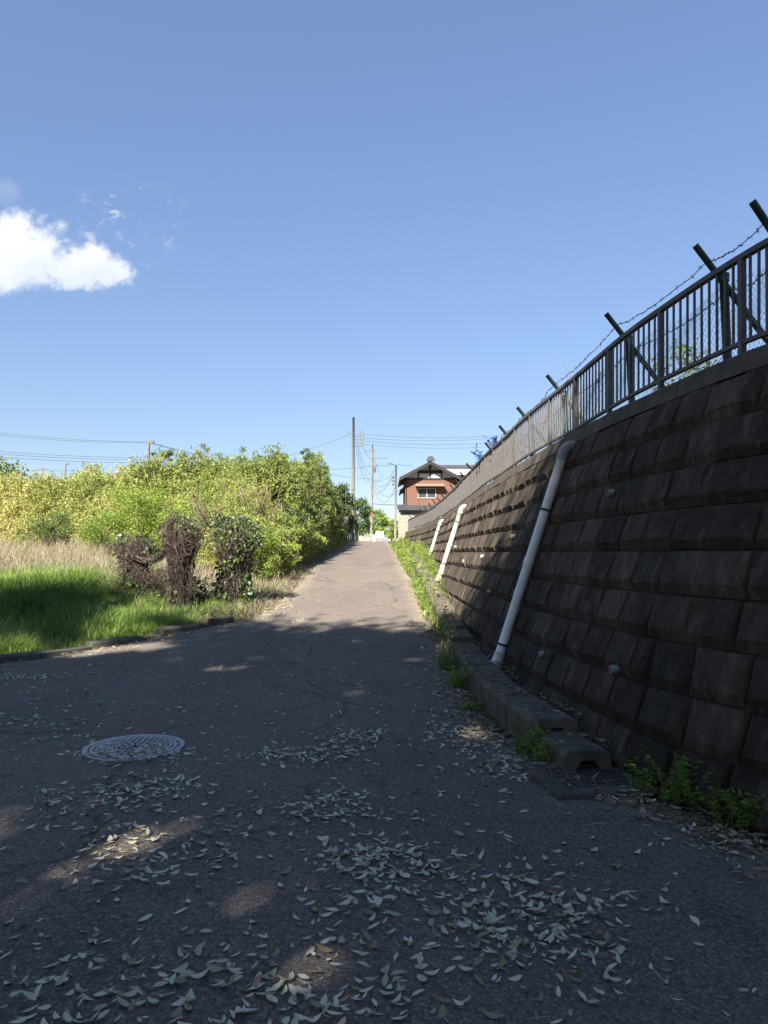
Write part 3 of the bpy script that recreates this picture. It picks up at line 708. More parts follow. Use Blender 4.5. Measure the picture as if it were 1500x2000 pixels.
def tussocks(n, per, x0, x1, y0, y1, w, h0, h1, wid, sp, tint):
    X, Y = scatter(n, x0, x1, y0, y1, w); n = len(X); hc = h0 + (h1 - h0)*np.clip(.75*vnoise(X*.8, Y*.8) + .35*rng.random(n), 0, 1)
    ed = .5 + .5*sstep(left_d(X, Y), .1, .9); ct = tint[0] + tint[1]*(vnoise(X*.7 + 9, Y*.7)-.5) + rng.normal(0, .08, n)
    i = np.repeat(np.arange(n), per); az = rng.random(len(i))*2*np.pi; r = rng.random(len(i))**.7*sp
    x = X[i] + np.cos(az)*r; y = Y[i] + np.sin(az)*r; H = hc[i]*ed[i]*rng.uniform(.45, 1.25, len(i))
    return blades(np.stack([x, y, land(x, y) - .01], 1), H, rng.uniform(*wid, len(i)), rng.uniform(.15, .5, len(i)) + r/sp*rng.uniform(.2, 1.3, len(i)), np.clip(ct[i] + rng.normal(0, .13, len(i)), 0, 1), 3, az + rng.normal(0, .5, len(i)))
Vg, Fg, tg = tussocks(5200, 26, -13, -2.2, 7.4, 16.5, green_w, .14, .46, (.007, .014), .13, (.38, .8))
MB().add(Vg, Fg, tg).obj('grass', M_GRASS, None, label='lush green grass on the shaded verge', cat='grass', kind='stuff')
# dry stalk field
def dry_w(X, Y): return (left_d(X, Y) > .25) * sstep(Y, 13.2, 15.5) * sstep(thick_d(X, Y), 1.2, -.2) * np.where(X > -3.2, .35, 1)
X, Y = scatter(42000, -19, -2.1, 13, 27, dry_w); Z = land(X, Y)
Vg, Fg, tg = blades(np.stack([X, Y, Z-.01], 1), rng.uniform(.18, .62, len(X)) * (.5+.8*vnoise(X*.8, Y*.8)), rng.uniform(.006, .011, len(X)), rng.uniform(.2, 1.8, len(X)), np.clip(rng.normal(.62, .22, len(X)), 0, 1), 3)
mb = MB().add(Vg, Fg, tg)
X, Y = scatter(7000, -19, -2.6, 13.5, 26, lambda x, y: dry_w(x, y)*(vnoise(x*.9, y*.9+2) > .4)); Z = land(X, Y)
Vg, Fg, tg = blades(np.stack([X, Y, Z-.01], 1), rng.uniform(.5, 1.05, len(X)), rng.uniform(.004, .008, len(X)), rng.uniform(.3, 2.2, len(X)), np.clip(rng.normal(.5, .3, len(X)), 0, 1), 5)
mb.add(Vg, Fg, tg)
mb.obj('dry_grass', M_DRY, None, label='pale dead grass and stalks in the sunlit clearing', cat='dry grass', kind='stuff')
X, Y = scatter(16000, -19, -3, 14, 26, lambda x, y: dry_w(x, y) * (vnoise(x*.6+3, y*.6) > .52)); Z = land(X, Y)
Vg, Fg, tg = blades(np.stack([X, Y, Z-.01], 1), rng.uniform(.12, .34, len(X)), rng.uniform(.007, .012, len(X)), rng.uniform(.2, 1.0, len(X)), rng.uniform(.5, 1, len(X)), 3)
MB().add(Vg, Fg, tg).obj('field_grass', M_GRASS, None, label='green tufts among dead stalks in the clearing', cat='grass', kind='stuff')
# roadside dry strip along the left edge of the lane
X, Y = scatter(26000, -4.2, -1.9, 11.5, 55, lambda x, y: (left_d(x, y) > -.06) * sstep(left_d(x, y), 1.5, .1)); Z = land(X, Y)
Vg, Fg, tg = blades(np.stack([X, Y, Z], 1), rng.uniform(.05, .26, len(X)), rng.uniform(.006, .014, len(X)), rng.uniform(.4, 2.2, len(X)), np.clip(rng.normal(.45, .25, len(X)), 0, 1), 2)
MB().add(Vg, Fg, tg).obj('roadside_dry_grass', M_DRY, None, label='straw coloured dead grass fringing the lane edge', cat='dry grass', kind='stuff')
X, Y = scatter(9000, -3.8, -2.0, 12, 50, lambda x, y: (left_d(x, y) > .02) * (vnoise(x*1.1, y*.7+4) > .5) * sstep(left_d(x, y), 1.4, .2)); Z = land(X, Y)
Vg, Fg, tg = blades(np.stack([X, Y, Z], 1), rng.uniform(.06, .28, len(X)), rng.uniform(.008, .016, len(X)), rng.uniform(.3, 1.4, len(X)), rng.uniform(.3, 1, len(X)), 3)
MB().add(Vg, Fg, tg).obj('roadside_weeds', M_WEED, None, label='low green weeds mixed into the lane edge', cat='weeds', kind='stuff')

# ------------------------------------------------------------------ bamboo thicket
def thicket_h(X, Y):
    h = np.interp(X, [-30, -18, -12, -8, -5, -3], [2.15, 2.25, 2.3, 2.4, 2.75, 3.6])
    h = h + sstep(Y, 26, 34)*np.where(X > -9, .35, .15) + sstep(Y, 28, 36)*sstep(X, -6, -3.5)*.9 - sstep(Y, 44, 54)*.6
    return h * (1 + .40*(vnoise(X*.55, Y*.55) - .5) + .34*(vnoise(X*1.9, Y*1.9+5)-.5))
def thicket_edge(X, Y, d): return .34 + .66*sstep(d, -.2, np.where(Y > 24, .9, 1.6 + 2.4*sstep(X, -9, -6)))
def thicket():
    N_ = 330000
    X = rng.uniform(-21, -2.4, N_); X[:60000] = rng.uniform(-9, -2.4, 60000); Y = rng.uniform(18, 34, N_); Y[-90000:] = rng.uniform(30, 56, 90000)
    keepw = np.where(Y < 33, 1, .5) ; d = thick_d(X, Y); k = (d > -.15) & (X > -(Y*.62) - 1.5)
    X, Y, d = X[k], Y[k], d[k]
    Hh = thicket_h(X, Y) * thicket_edge(X, Y, d)
    u = rng.random(len(X)) ** .8; zt = Hh*u
    e = np.minimum(d + .15, (Hh - zt)*.9)           # depth under the skin of the mass
    k = (e < .55 + .5*rng.random(len(X))) & (vnoise(X*2.6 + 3, zt*2.6 + Y*.6) > .15) & ((d < 9) | (Hh - zt < .8))
    X, Y, d, zt, Hh = X[k], Y[k], d[k], zt[k], Hh[k]
    frontish = sstep(d, 6, 1.5) ; k = rng.random(len(X)) < (.22 + .78*frontish)*np.where(Y > 36, .6, .85)
    X, Y, d, zt, Hh = X[k], Y[k], d[k], zt[k], Hh[k]
    q = rng.permutation(len(X))[:1500]; q = q[(d[q] > .8)]; m9 = 5        # loose shoots standing above the mass
    sx_ = np.repeat(X[q], m9) + rng.normal(0, .05, len(q)*m9); sy_ = np.repeat(Y[q], m9) + rng.normal(0, .05, len(q)*m9); sh = np.repeat(Hh[q], m9); sz = sh + np.tile(np.linspace(0, 1, m9), len(q))*np.repeat(rng.uniform(.1, .42, len(q)), m9)
    X = np.concatenate([X, sx_]); Y = np.concatenate([Y, sy_]); d = np.concatenate([d, np.repeat(d[q], m9)]); Hh = np.concatenate([Hh, sh]); zt = np.concatenate([zt, sz])
    nc = len(X); gz = land(X, Y); C = np.stack([X, Y, gz + zt], 1)
    per = 15
    # cluster tint: yellow on the left, greener near the road and at the tops
    ct = .50 + .22*sstep(X, -6, -12) + .45*(vnoise(X*.5+11, Y*.5)-.5) - .08*sstep(X, -6, -3) - .12*(zt/Hh > .85) + .2*(vnoise(X*2, C[:, 2]*2)-.5)
    stem = unit(np.stack([rng.normal(0, .5, nc), rng.normal(-.25, .5, nc), rng.normal(.5, .4, nc)], 1))
    Pb = np.repeat(C, per, 0) + np.repeat(stem, per, 0) * rng.uniform(-.22, .22, nc*per)[:, None] + rng.normal(0, .05, (nc*per, 3))
    Dr = unit(np.repeat(stem, per, 0)*.5 + rng.normal(0, .8, (nc*per, 3)) + np.array([0, -.1, -.35]))
    far_ = np.repeat(1 + .5*sstep(Y, 25, 45), per)
    V, Fq, t = leaf_tris(Pb, Dr, rng.uniform(.085, .175, nc*per)*far_, rng.uniform(.026, .042, nc*per)*far_, np.clip(np.repeat(ct, per) + rng.normal(0, .16, nc*per), 0, 1), .1, .15)
    print('thicket leaves', nc*per)
    th = MB().add(V, Fq, t).obj('bamboo_thicket', M_BAMB, None, label='dense yellow green bamboo thicket filling the field behind the clearing', cat='thicket', kind='stuff')
    # canes
    n_ = 2600; X = rng.uniform(-20, -2.8, n_*4); Y = rng.uniform(18, 45, n_*4); d = thick_d(X, Y); k = (d > .1) & (d < 1.6) & (X > -(Y*.6)-1); X, Y = X[k][:n_], Y[k][:n_]
    Hh = thicket_h(X, Y)*thicket_edge(X, Y, thick_d(X, Y))*rng.uniform(.5, .95, len(X)); gz = land(X, Y); m_ = MB()
    for x, y, z, h in zip(X, Y, gz, Hh):
        lx, ly = rng.normal(0, .12, 2); m_.tube([[x, y, z-.05], [x+lx*.4, y+ly*.4, z+h*.5], [x+lx*h*.5, y+ly*h*.5, z+h]], [.009, .007, .003], 3, cap=False)
    m_.obj('bamboo_canes', M_CANE, None, label='pale bamboo canes standing inside the thicket edge', cat='canes', kind='stuff')
thicket()

# ------------------------------------------------------------------ shrubs and trees as things
def branchy(m_, base, h, spread, n, r0, rg, twigs=4, sides=4):
    tips = []
    for i in range(n):
        a = rg.random()*2*np.pi; sp = spread*rg.uniform(.3, 1); hh = h*rg.uniform(.6, 1)
        pts = []; bx = np.array(base, float); end = bx + np.array([math.cos(a)*sp, math.sin(a)*sp, hh]); kink = rg.normal(0, spread*.14, (6, 3))
        for q, t in enumerate(np.linspace(0, 1, 6)): pts.append(bx + (end-bx)*np.array([t**1.3, t**1.3, t]) + kink[q]*min(t, .8))
        pts = np.array(pts); m_.tube(pts, np.linspace(r0, r0*.25, 6), sides, cap=False)
        for _ in range(twigs):
            t = rg.uniform(.35, 1); p = pts[int(t*5)]; d = unit(rg.normal(0, 1, 3) + np.array([math.cos(a), math.sin(a), .9])*.8); l = h*rg.uniform(.12, .32)
            q2 = p + d*l*.5 + rg.normal(0, l*.08, 3); q3 = p + d*l; m_.tube([p, q2, q3], [r0*.4, r0*.25, r0*.12], 3, cap=False); tips.append(q3); tips.append(q2)
        tips.append(pts[-1])
    return np.array(tips)
def bush(name, base, rx, ry, h, nl, leaf, mat, label, cat, group, seed, dens=.75, stems=9, clumps=40, tint=(.5, .22), barkm=None, low=.1):
    rg = np.random.default_rng(seed); base = np.array(base, float); e = empty(name, tuple(base), label, cat, group)
    m_ = MB(); tips = branchy(m_, base - np.array([0, 0, .05]), h*.92, max(rx, ry)*.85, stems, .012 + h*.006, rg, 5); m_.obj('stems', barkm or M_TWIG, e)
    # clumps through the crown's outer volume
    u = unit(rg.normal(0, 1, (clumps, 3))); rr = rg.uniform(.45, 1.0, clumps)[:, None]
    C = base + np.array([0, 0, h*(.5 + low/2)]) + u*rr*np.array([rx, ry, h*(.5-low/2)])
    k = min(len(tips), clumps//3); C[:k] = tips[rg.permutation(len(tips))[:k]]
    leaf *= .76; nl = int(nl*1.55)
    per = nl//clumps; cr = rg.uniform(.16, .34, clumps)*max(.5, min(rx, h))*dens
    ci = np.repeat(np.arange(clumps), per); n = len(ci)
    P = C[ci] + rg.normal(0, 1, (n, 3))*cr[ci][:, None]*np.array([1, 1, .7])*.62
    P[:, 2] = np.maximum(P[:, 2], base[2] + .02)
    D_ = unit(rg.normal(0, 1, (n, 3)) + unit(P - (base + np.array([0, 0, h*.4])))*.7 + np.array([0, 0, -.15]))
    tt = np.clip(rg.normal(tint[0], tint[1], clumps)[ci] + rg.normal(0, .12, n), 0, 1)
    V, Fq, t = leaf_quads(P, D_, rg.uniform(.7, 1.3, n)*leaf, rg.uniform(.35, .55, n)*leaf, tt, .15, .1)
    MB().add(V, Fq, t).obj('foliage', mat, e); return e
def ground_at(x, y): return (x, y, land1(x, y))
bush('shrub', ground_at(-6.7, 20.2), 1.35, .9, 2.15, 9000, .085, M_LIME, 'bright lime green leafy shrub in front of the yellow bamboo', 'shrub', None, 11, clumps=70)
bush('shrub', ground_at(-5.55, 19.6), .9, .7, 1.5, 4500, .075, M_LIME, 'smaller lime green shrub just behind the vine covered posts', 'shrub', None, 12, clumps=45)
bush('shrub', ground_at(-3.3, 17.9), .75, .7, 1.55, 4200, .075, M_LIME, 'fresh green bush at the near end of the roadside thicket', 'shrub', None, 13, clumps=45, tint=(.35, .25))
bush('shrub', ground_at(-2.95, 22.3), .62, 1.2, 1.75, 6500, .085, M_EVER, 'dark green bush overhanging the left lane edge', 'shrub', None, 14, clumps=50, tint=(.55, .3))
bush('shrub', ground_at(-2.9, 27.5), .6, 1.6, 2.3, 6500, .10, M_EVER, 'dark evergreen bush leaning to the lane midway up the slope', 'shrub', None, 15, clumps=50, tint=(.6, .3))
bush('shrub', ground_at(-2.85, 34.5), .55, 1.8, 2.6, 6000, .11, M_LIME, 'yellow green bush at the lane edge farther up the slope', 'shrub', None, 16, clumps=50, tint=(.35, .3))
bush('shrub', ground_at(-2.95, 42), .55, 2.0, 3.2, 5500, .13, M_EVER, 'tall dark bush where the thicket meets the crest', 'shrub', None, 17, clumps=50, tint=(.4, .3))
bush('shrub', ground_at(-4.5, 19.2), 1.0, .8, 2.7, 1100, .06, M_LIME, 'nearly bare brown twiggy shrub against the bamboo', 'shrub', None, 18, stems=16, clumps=60, dens=1.2)
bush('shrub', ground_at(-3.55, 20.4), .9, .8, 3.1, 1300, .06, M_LIME, 'sparse tall twiggy shrub beside the roadside thicket', 'shrub', None, 19, stems=16, clumps=60, dens=1.2)
bush('shrub', ground_at(-2.75, 19.6), .45, .7, 1.0, 2600, .07, M_LIME, 'light green bush spilling onto the lane edge', 'shrub', None, 21, clumps=40, tint=(.7, .25))
bush('shrub', ground_at(-3.3, 21.6), .8, .9, 2.0, 5200, .08, M_LIME, 'tall light green bush rising behind the lane edge bushes', 'shrub', None, 22, clumps=60, tint=(.7, .25))
bush('shrub', ground_at(-8.3, 21.6), .9, .7, 1.35, 3800, .08, M_LIME, 'low green bush left of the bright lime shrub', 'shrub', None, 23, clumps=45, tint=(.3, .25))
bush('shrub', ground_at(-2.7, 24.8), .4, .8, 1.25, 3000, .08, M_LIME, 'small yellow green bush between the two dark lane bushes', 'shrub', None, 24, clumps=40, tint=(.8, .2))
bush('shrub', ground_at(-11.5, 24.6), 1.0, .6, 1.2, 3000, .09, M_EVER, 'dark green undergrowth bush at the foot of the yellow bamboo', 'shrub', None, 25, clumps=40, tint=(.7, .25))
# young tree tops on the skyline
sk = [(-11.6, 29, 3.3), (-10.2, 29, 3.5), (-9.3, 29, 3.9), (-8.6, 28.4, 4.2), (-7.9, 29, 4.1), (-7.2, 28.5, 4.4), (-6.4, 29, 4.1), (-5.6, 28, 4.1), (-4.9, 28.5, 4.0), (-4.1, 29, 4.5), (-3.7, 30, 4.8), (-3.3, 31, 5.0), (-3.0, 28, 4.4), (-3.1, 35, 5.0)]
ORD = 'first second third fourth fifth sixth seventh eighth ninth tenth eleventh twelfth thirteenth fourteenth'.split()
for i, (x, y, h) in enumerate(sk):
    bush('sapling', ground_at(x, y), .34, .34, h*.97, 2200, .085, M_BAMB, '%s dark sapling from the left rising above the bamboo skyline' % ORD[i], 'sapling', 'saplings along the thicket skyline', 40+i, stems=4, clumps=24, tint=(.22, .15), low=.5)

def tree(base, h, r, nl, leaf, mat, label, group, seed, crown_lo=.35, tint=(.5, .2)):
    rg = np.random.default_rng(seed); base = np.array(base, float); e = empty('tree', tuple(base), label, 'tree', group)
    m_ = MB(); top = base + np.array([rg.normal(0, .3), rg.normal(0, .3), h*.8])
    pts = np.array([base - np.array([0, 0, .2])] + [base + (top-base)*t + rg.normal(0, h*.012, 3) for t in (.2, .4, .6, .8, 1)])
    m_.tube(pts, np.linspace(h*.03, h*.006, 6), 8)
    for _ in range(16):
        t = rg.uniform(.3, .95); p = base + (top-base)*t; a = rg.random()*6.28; l = r*rg.uniform(.6, 1)*(1.1-.5*t); d = np.array([math.cos(a), math.sin(a), .55])
        m_.tube([p, p + d*l*.5 + rg.normal(0, .1, 3), p + d*l], [h*.010, h*.006, h*.002], 5, cap=False)
    m_.obj('trunk', M_BARK, e, True)
    cl = max(30, nl//170); u = unit(rg.normal(0, 1, (cl, 3))); rr = rg.uniform(.35, 1, cl)[:, None]**.7
    hc = h*(1-crown_lo)/2; C = base + np.array([0, 0, h - hc]) + u*rr*np.array([r, r, hc])
    per = nl//cl; ci = np.repeat(np.arange(cl), per); n = len(ci)
    P = C[ci] + rg.normal(0, 1, (n, 3))*(r*.17)*np.array([1, 1, .7])
    D_ = unit(rg.normal(0, 1, (n, 3)) + np.array([0, 0, -.2]))
    V, Fq, t = leaf_quads(P, D_, rg.uniform(.7, 1.3, n)*leaf, rg.uniform(.4, .6, n)*leaf, np.clip(rg.normal(*tint, cl)[ci] + rg.normal(0, .1, n), 0, 1), .15, .1)
    MB().add(V, Fq, t).obj('crown', mat, e); return e
tree((-3.6, 62, land1(-3.6, 62)), 5.2, 1.5, 5200, .22, M_EVER, 'dark evergreen tree by the lane beside the taller utility pole', 'trees at the crest', 61, .15)
tree((-2.7, 74, 2.6), 4.6, 1.5, 4200, .24, M_EVER, 'rounded dark tree behind the thinner utility pole', 'trees at the crest', 62, .15, (.7, .2))
tree((-1.0, 92, 2.6), 4.3, 1.5, 3000, .26, M_LIME, 'small yellow green tree beyond the white signboard', 'trees at the crest', 63, .15, (.3, .2))
tree((1.2, 105, 2.6), 3.9, 1.6, 2400, .28, M_LIME, 'pale green roadside tree at the far end of the lane', 'trees at the crest', 64, .15, (.4, .2))
tree((-22.5, 40, 2.2), 4.6, 2.3, 5000, .2, M_EVER, 'grey green tree at the left end of the thicket', None, 65, .1, (.8, .2))
tree((2.9 + .9, 8.9, 2.7), 1.35, .5, 2600, .05, M_EVER, 'small shrubby tree showing through the guard fence bars', None, 66, .2, (.7, .2))

# ------------------------------------------------------------------ unseen evergreen trees: row shading the foreground, plus added sky blockers
def shade_trees():
    rg = np.random.default_rng(5); cl = 120; u = unit(rg.normal(0, 1, (cl, 3))); rr = rg.uniform(.25, 1, cl)[:, None]**.55
    C = u*rr*np.array([3.5, 3.5, 3.4]); per = 105; ci = np.repeat(np.arange(cl), per); n = len(ci)
    P = C[ci] + rg.normal(0, 1, (n, 3))*.44
    D0 = unit(rg.normal(0, 1, (n, 3))); L0 = rg.uniform(.22, .36, n); W0 = rg.uniform(.12, .2, n); T0 = rg.uniform(.2, .8, n)
    # openings carved along sun rays to place light flecks (ground point, radius, how open)
    gaps = [(-1.45, 3.45, .07, .85), (-1.2, 3.36, .05, .8), (-1.9, 3.7, .08, .7), (-2.0, 3.2, .08, .8), (-1.75, 3.95, .05, .6), (-1.05, 3.9, .05, .7), (.02, 2.82, .03, .9), (-.2, 2.6, .04, .9), (.84, 5.62, .05, 1), (.75, 5.75, .04, 1),
            (-.75, 4.9, .04, .6), (.05, 3.9, .05, .5), (-2.1, 8.6, .10, .8), (-1.75, 8.75, .06, .8), (-2.6, 8.3, .06, .6), (-1.0, 9.3, .08, .5), (-2.3, 6.3, .07, .6), (-1.9, 6.0, .06, .6), (-3.2, 6.0, .08, .6), (.35, 2.3, .08, .5), (-.35, 7.4, .06, .5), (1.3, 5.4, .05, .9), (-5.5, 10.0, .2, .9), (-4.9, 9.8, .2, .9), (-4.2, 10.6, .2, .8), (-6.5, 10.6, .25, .8), (-5.9, 9.3, .2, .8), (-3.6, 11.2, .2, .8), (-.3, 10.8, .1, .6), (.2, 11.6, .1, .7)]
    rgg = np.random.default_rng(77)
    for _ in range(16): gaps.append((rgg.uniform(-7.5, -3.2), rgg.uniform(9.3, 13.6), rgg.uniform(.1, .3), .85))
    for _ in range(16): y_ = rgg.uniform(2.4, 11.5); gaps.append((rgg.uniform(-.5, .2)*y_, y_, rgg.uniform(.02, .07), .75))
    for _ in range(6): gaps.append((rgg.uniform(-2.3, -1.0), rgg.uniform(3.0, 4.2), rgg.uniform(.05, .1), .7))
    sd_ = -np.array(SUN_TRAVEL)
    def crown(x, y, z, s_, rz):
        c, q = math.cos(rz), math.sin(rz); A = np.array([[c, -q, 0], [q, c, 0], [0, 0, 1]])*s_
        Wp = P @ A.T + np.array([x, y, z]); keep = np.ones(n, bool)
        for gx_, gy_, gr_, go in gaps:
            v = Wp - np.array([gx_, gy_, float(g(gy_))]); d = np.linalg.norm(v - (v @ sd_)[:, None]*sd_, axis=1)
            keep &= ~((d < gr_ + .13*s_) & (rg.random(n) < go + .08))
        V, Fq, t = leaf_quads((Wp - np.array([x, y, 0]))[keep], (D0 @ (A/s_).T)[keep], L0[keep]*s_, W0[keep]*s_, T0[keep], .1, .1)
        return MB().add(V, Fq, t).mesh('crown', M_EVER)
    m_ = MB(); m_.tube([[0, 0, -8.2], [.15, .1, -5], [-.1, .1, -2], [.05, 0, 1.5]], [.34, .28, .2, .06], 10)
    for _ in range(18):
        a = rg.random()*6.28; z = rg.uniform(-4.5, .8); l = rg.uniform(1.6, 3.2); d = np.array([math.cos(a), math.sin(a), .5]); p = np.array([0, 0, z])
        m_.tube([p, p + d*l*.5 + rg.normal(0, .15, 3), p + d*l], [.09, .05, .02], 5)
    tm = m_.mesh('trunk', M_BARK, True)
    spots = [(x, -1.15 + .5*math.sin(x*2.1) + (1.1 if x < -9.5 else 0), 8.1 + .25*math.cos(x*1.7), 1.0) for x in (-16.5, -13.8, -11.2, -8.6, -6.1, -3.6, -1.1, 1.5, 4.2)]
    spots += [(-11.5, -8.0, 8.3, 1.1), (-3.0, -8.6, 8.4, 1.1), (4.8, -8.6, 8.0, 1.1)]  # second row added behind to thicken shade and block sky light
    spots = [(x - .42*5.5, y - 1.08*5.5, z + 5.5, s_) for x, y, z, s_ in spots]
    spots += [(-15.5, 2.6, 8.0, 1.1), (-16.2, -1.8, 8.6, 1.1), (-16.6, -7.2, 9.0, 1.1), (-20.5, 2.0, 9.0, 1.1)]  # unseen grove added at left to keep sky light off the wall
    for i, (x, y, z, s_) in enumerate(spots):
        e = empty('oak_tree', (x, y, 0), 'tall unseen evergreen oak among those shading the lane and those added to block sky light', 'tree', 'evergreen oaks shading the lane')
        o = bpy.data.objects.new('crown', crown(x, y, z, s_, i*1.3)); COL.objects.link(o); o.parent = e
        o = bpy.data.objects.new('trunk', tm); COL.objects.link(o); o.parent = e; o.location = (0, 0, z); o.scale = (s_, s_, z/8.2); o.rotation_euler = (0, 0, i*1.3)
shade_trees()

# ------------------------------------------------------------------ vine covered posts
def vine_post(x, y, h, w, label, seed, leafn, headw=1.0, vines=230):
    rg = np.random.default_rng(seed); z = land1(x, y); b = np.array([x, y, z]); e = empty('vine_covered_post', (x, y, z), label, 'post', 'vine covered posts')
    m_ = MB(); m_.tube([b - [0, 0, .1], b + [.02, 0, h*.5], b + [0, .02, h*.9]], [w*.15, w*.13, w*.10], 8); m_.obj('post_core', M_BARK, e)
    def radius(t):   # silhouette of the tangle: broad ragged head, narrower waist, flared foot
        return w*(.30 + .20*headw*sstep(t, .42, .78) + .08*sstep(t, .3, 0)) * np.sqrt(np.clip(1 - np.maximum(0, (t-.74)/.29)**2, .02, 1))
    m_ = MB()
    for i in range(vines):       # hanging strands with slack
        a = rg.random()*6.28; t1 = rg.uniform(.55, 1.0); t0 = max(0, t1 - abs(rg.normal(.45, .3))); n_ = 10; pts = []; k = rg.uniform(.45, 1.08)
        wob = np.cumsum(rg.normal(0, .16, n_)); wr = np.cumsum(rg.normal(0, .05, n_))
        for q, t in enumerate(np.linspace(t1, t0, n_)):
            rr = float(radius(t))*(k + wr[q]); pts.append(b + np.array([math.cos(a + wob[q])*rr, math.sin(a + wob[q])*rr*.85, t*h + .015*rg.normal()]))
        m_.tube(pts, rg.uniform(.0025, .0075), 3, cap=False)
    for i in range(vines):       # tangled loops
        t = rg.uniform(.1, 1.0); a = rg.random()*6.28; rr = float(radius(t))*rg.uniform(.6, 1.12); p = b + np.array([math.cos(a)*rr, math.sin(a)*rr*.85, t*h]); d = unit(rg.normal(0, 1, 3)); pts = [p]
        for q in range(7):
            d = unit(d + rg.normal(0, .7, 3) + [0, 0, -.12]); p = p + d*rg.uniform(.03, .08); pts.append(p)
        m_.tube(pts, rg.uniform(.002, .005), 3, cap=False)
    m_.obj('dead_vines', M_VINE, e)
    if leafn:
        a = rg.random(leafn)*6.28; tt_ = rg.uniform(.03, 1.02, leafn); rr = radius(np.minimum(tt_, .99))*rg.uniform(.75, 1.25, leafn)
        k = vnoise(a*1.6 + seed, tt_*5) > .42; P = (b + np.stack([np.cos(a)*rr, np.sin(a)*rr*.85, tt_*h], 1))[k]; n = len(P)
        D_ = unit(np.stack([np.cos(a), np.sin(a), 0*a - .8], 1)[k] + rg.normal(0, .6, (n, 3)))
        V, Fq, t = leaf_quads(P, D_, rg.uniform(.05, .09, n), rg.uniform(.045, .075, n), rg.random(n), .15, .1); MB().add(V, Fq, t).obj('ivy_leaves', M_IVY, e)
    return e
vine_post(-4.85, 13.9, 1.12, .80, 'shortest vine covered post, leftmost of the three', 71, 420, 1.0, 240)
vine_post(-3.78, 13.3, 1.74, .66, 'tall post wrapped in bare brown vines between two others', 72, 200, 1.25, 330)
vine_post(-2.98, 14.2, 1.70, .90, 'ivy clad post with dark green leaves nearest the lane', 73, 2100, 1.2, 240)
def vine_drape():
    rg = np.random.default_rng(8); m_ = MB(); z = land1(-4.2, 13.6)
    e = None
    for i in range(170):
        t = rg.uniform(0, 1); a = np.array([-4.75 + .9*t, 13.7 - .3*t + rg.normal(0, .12), z]); top = .78 - .32*math.sin(t*3.1) + .3*t*t; zb = rg.choice([0, rg.uniform(0, .6)])
        m_.tube([a + [rg.normal(0, .05), rg.normal(0, .05), top*(1-q) + zb*q] for q in np.linspace(0, 1, 6)], .004, 3, cap=False)
    for i in range(60):
        y0 = 13.75 + rg.normal(0, .1); pts = [[-4.9 + 1.1*q, y0 - .35*q, z + .98 - .30*math.sin(q*3.1) + .35*q*q + rg.normal(0, .035)] for q in np.linspace(0, 1, 9)]; m_.tube(pts, .005, 3, cap=False)
    for i in range(80):
        t = rg.uniform(0, 1); a = np.array([-3.7 + .75*t, 13.5 + .55*t + rg.normal(0, .12), land1(-3.3, 13.8)]); top = .42 + .3*abs(t-.5); zb = rg.choice([0, rg.uniform(0, .6)])
        m_.tube([a + [rg.normal(0, .05), rg.normal(0, .05), top*(1-q) + zb*q] for q in np.linspace(0, 1, 6)], .004, 3, cap=False)
    m_.obj('vine_curtain', M_VINE, None, label='curtain of dead brown vines hanging between the covered posts', cat='vines')
    n = 700; t = rg.random(n); P = np.stack([-4.9 + 1.95*t, 13.85 + .2*t + rg.normal(0, .2, n), np.zeros(n)], 1); P[:, 2] = land(P[:, 0], P[:, 1]) + rg.uniform(.02, .6, n)*rg.random(n)**.5
    V, Fq, tt = leaf_quads(P, unit(rg.normal(0, 1, (n, 3)) - [0, .5, .5]), rg.uniform(.05, .09, n), rg.uniform(.04, .07, n), rg.random(n), .15, .1)
    MB().add(V, Fq, tt).obj('ivy', M_IVY, None, label='ivy and low leaves growing through the vine curtain foot', cat='ivy', kind='stuff')
vine_drape()
# brush heap of dead twigs around the posts' feet
def twig_litter():
    rg = np.random.default_rng(9); m_ = MB()
    for i in range(900):
        x = rg.uniform(-5.4, -2.4); y = rg.uniform(12.0, 14.6)
        if left_d(x, y) < .1: continue
        z = land1(x, y); a = rg.random()*6.28; l = rg.uniform(.1, .4); h = rg.uniform(.0, .12)
        m_.tube([[x, y, z + h*.3], [x + math.cos(a)*l*.5, y + math.sin(a)*l*.5, z + h + .03], [x + math.cos(a)*l, y + math.sin(a)*l, z + .01]], .004, 3, cap=False)
    m_.obj('twig_litter', M_VINE, None, label='dead twigs strewn around the feet of the vine posts', cat='twigs', kind='stuff')
twig_litter()

# broken stone in the grass
def rock(x, y, r, label):
    rg = np.random.default_rng(3); m_ = MB(); nu, nv = 10, 7; V = []
    for i in range(nv):
        ph = math.pi*i/(nv-1)
        for j in range(nu):
            th = 2*math.pi*j/nu; q = r*(1 + .22*rg.normal()*(0 < i < nv-1)); V.append((x + q*1.3*math.sin(ph)*math.cos(th), y + q*math.sin(ph)*math.sin(th), land1(x, y) + r*.55 + q*.75*math.cos(ph)))
    m_.add(V, np.array([[i*nu+j, (i+1)*nu+j, (i+1)*nu+(j+1) % nu, i*nu+(j+1) % nu] for i in range(nv-1) for j in range(nu)]))
    m_.obj('stone', M_KERB, None, label=label, cat='stone')
rock(-4.45, 11.4, .13, 'rough broken stone half sunk in the verge grass')

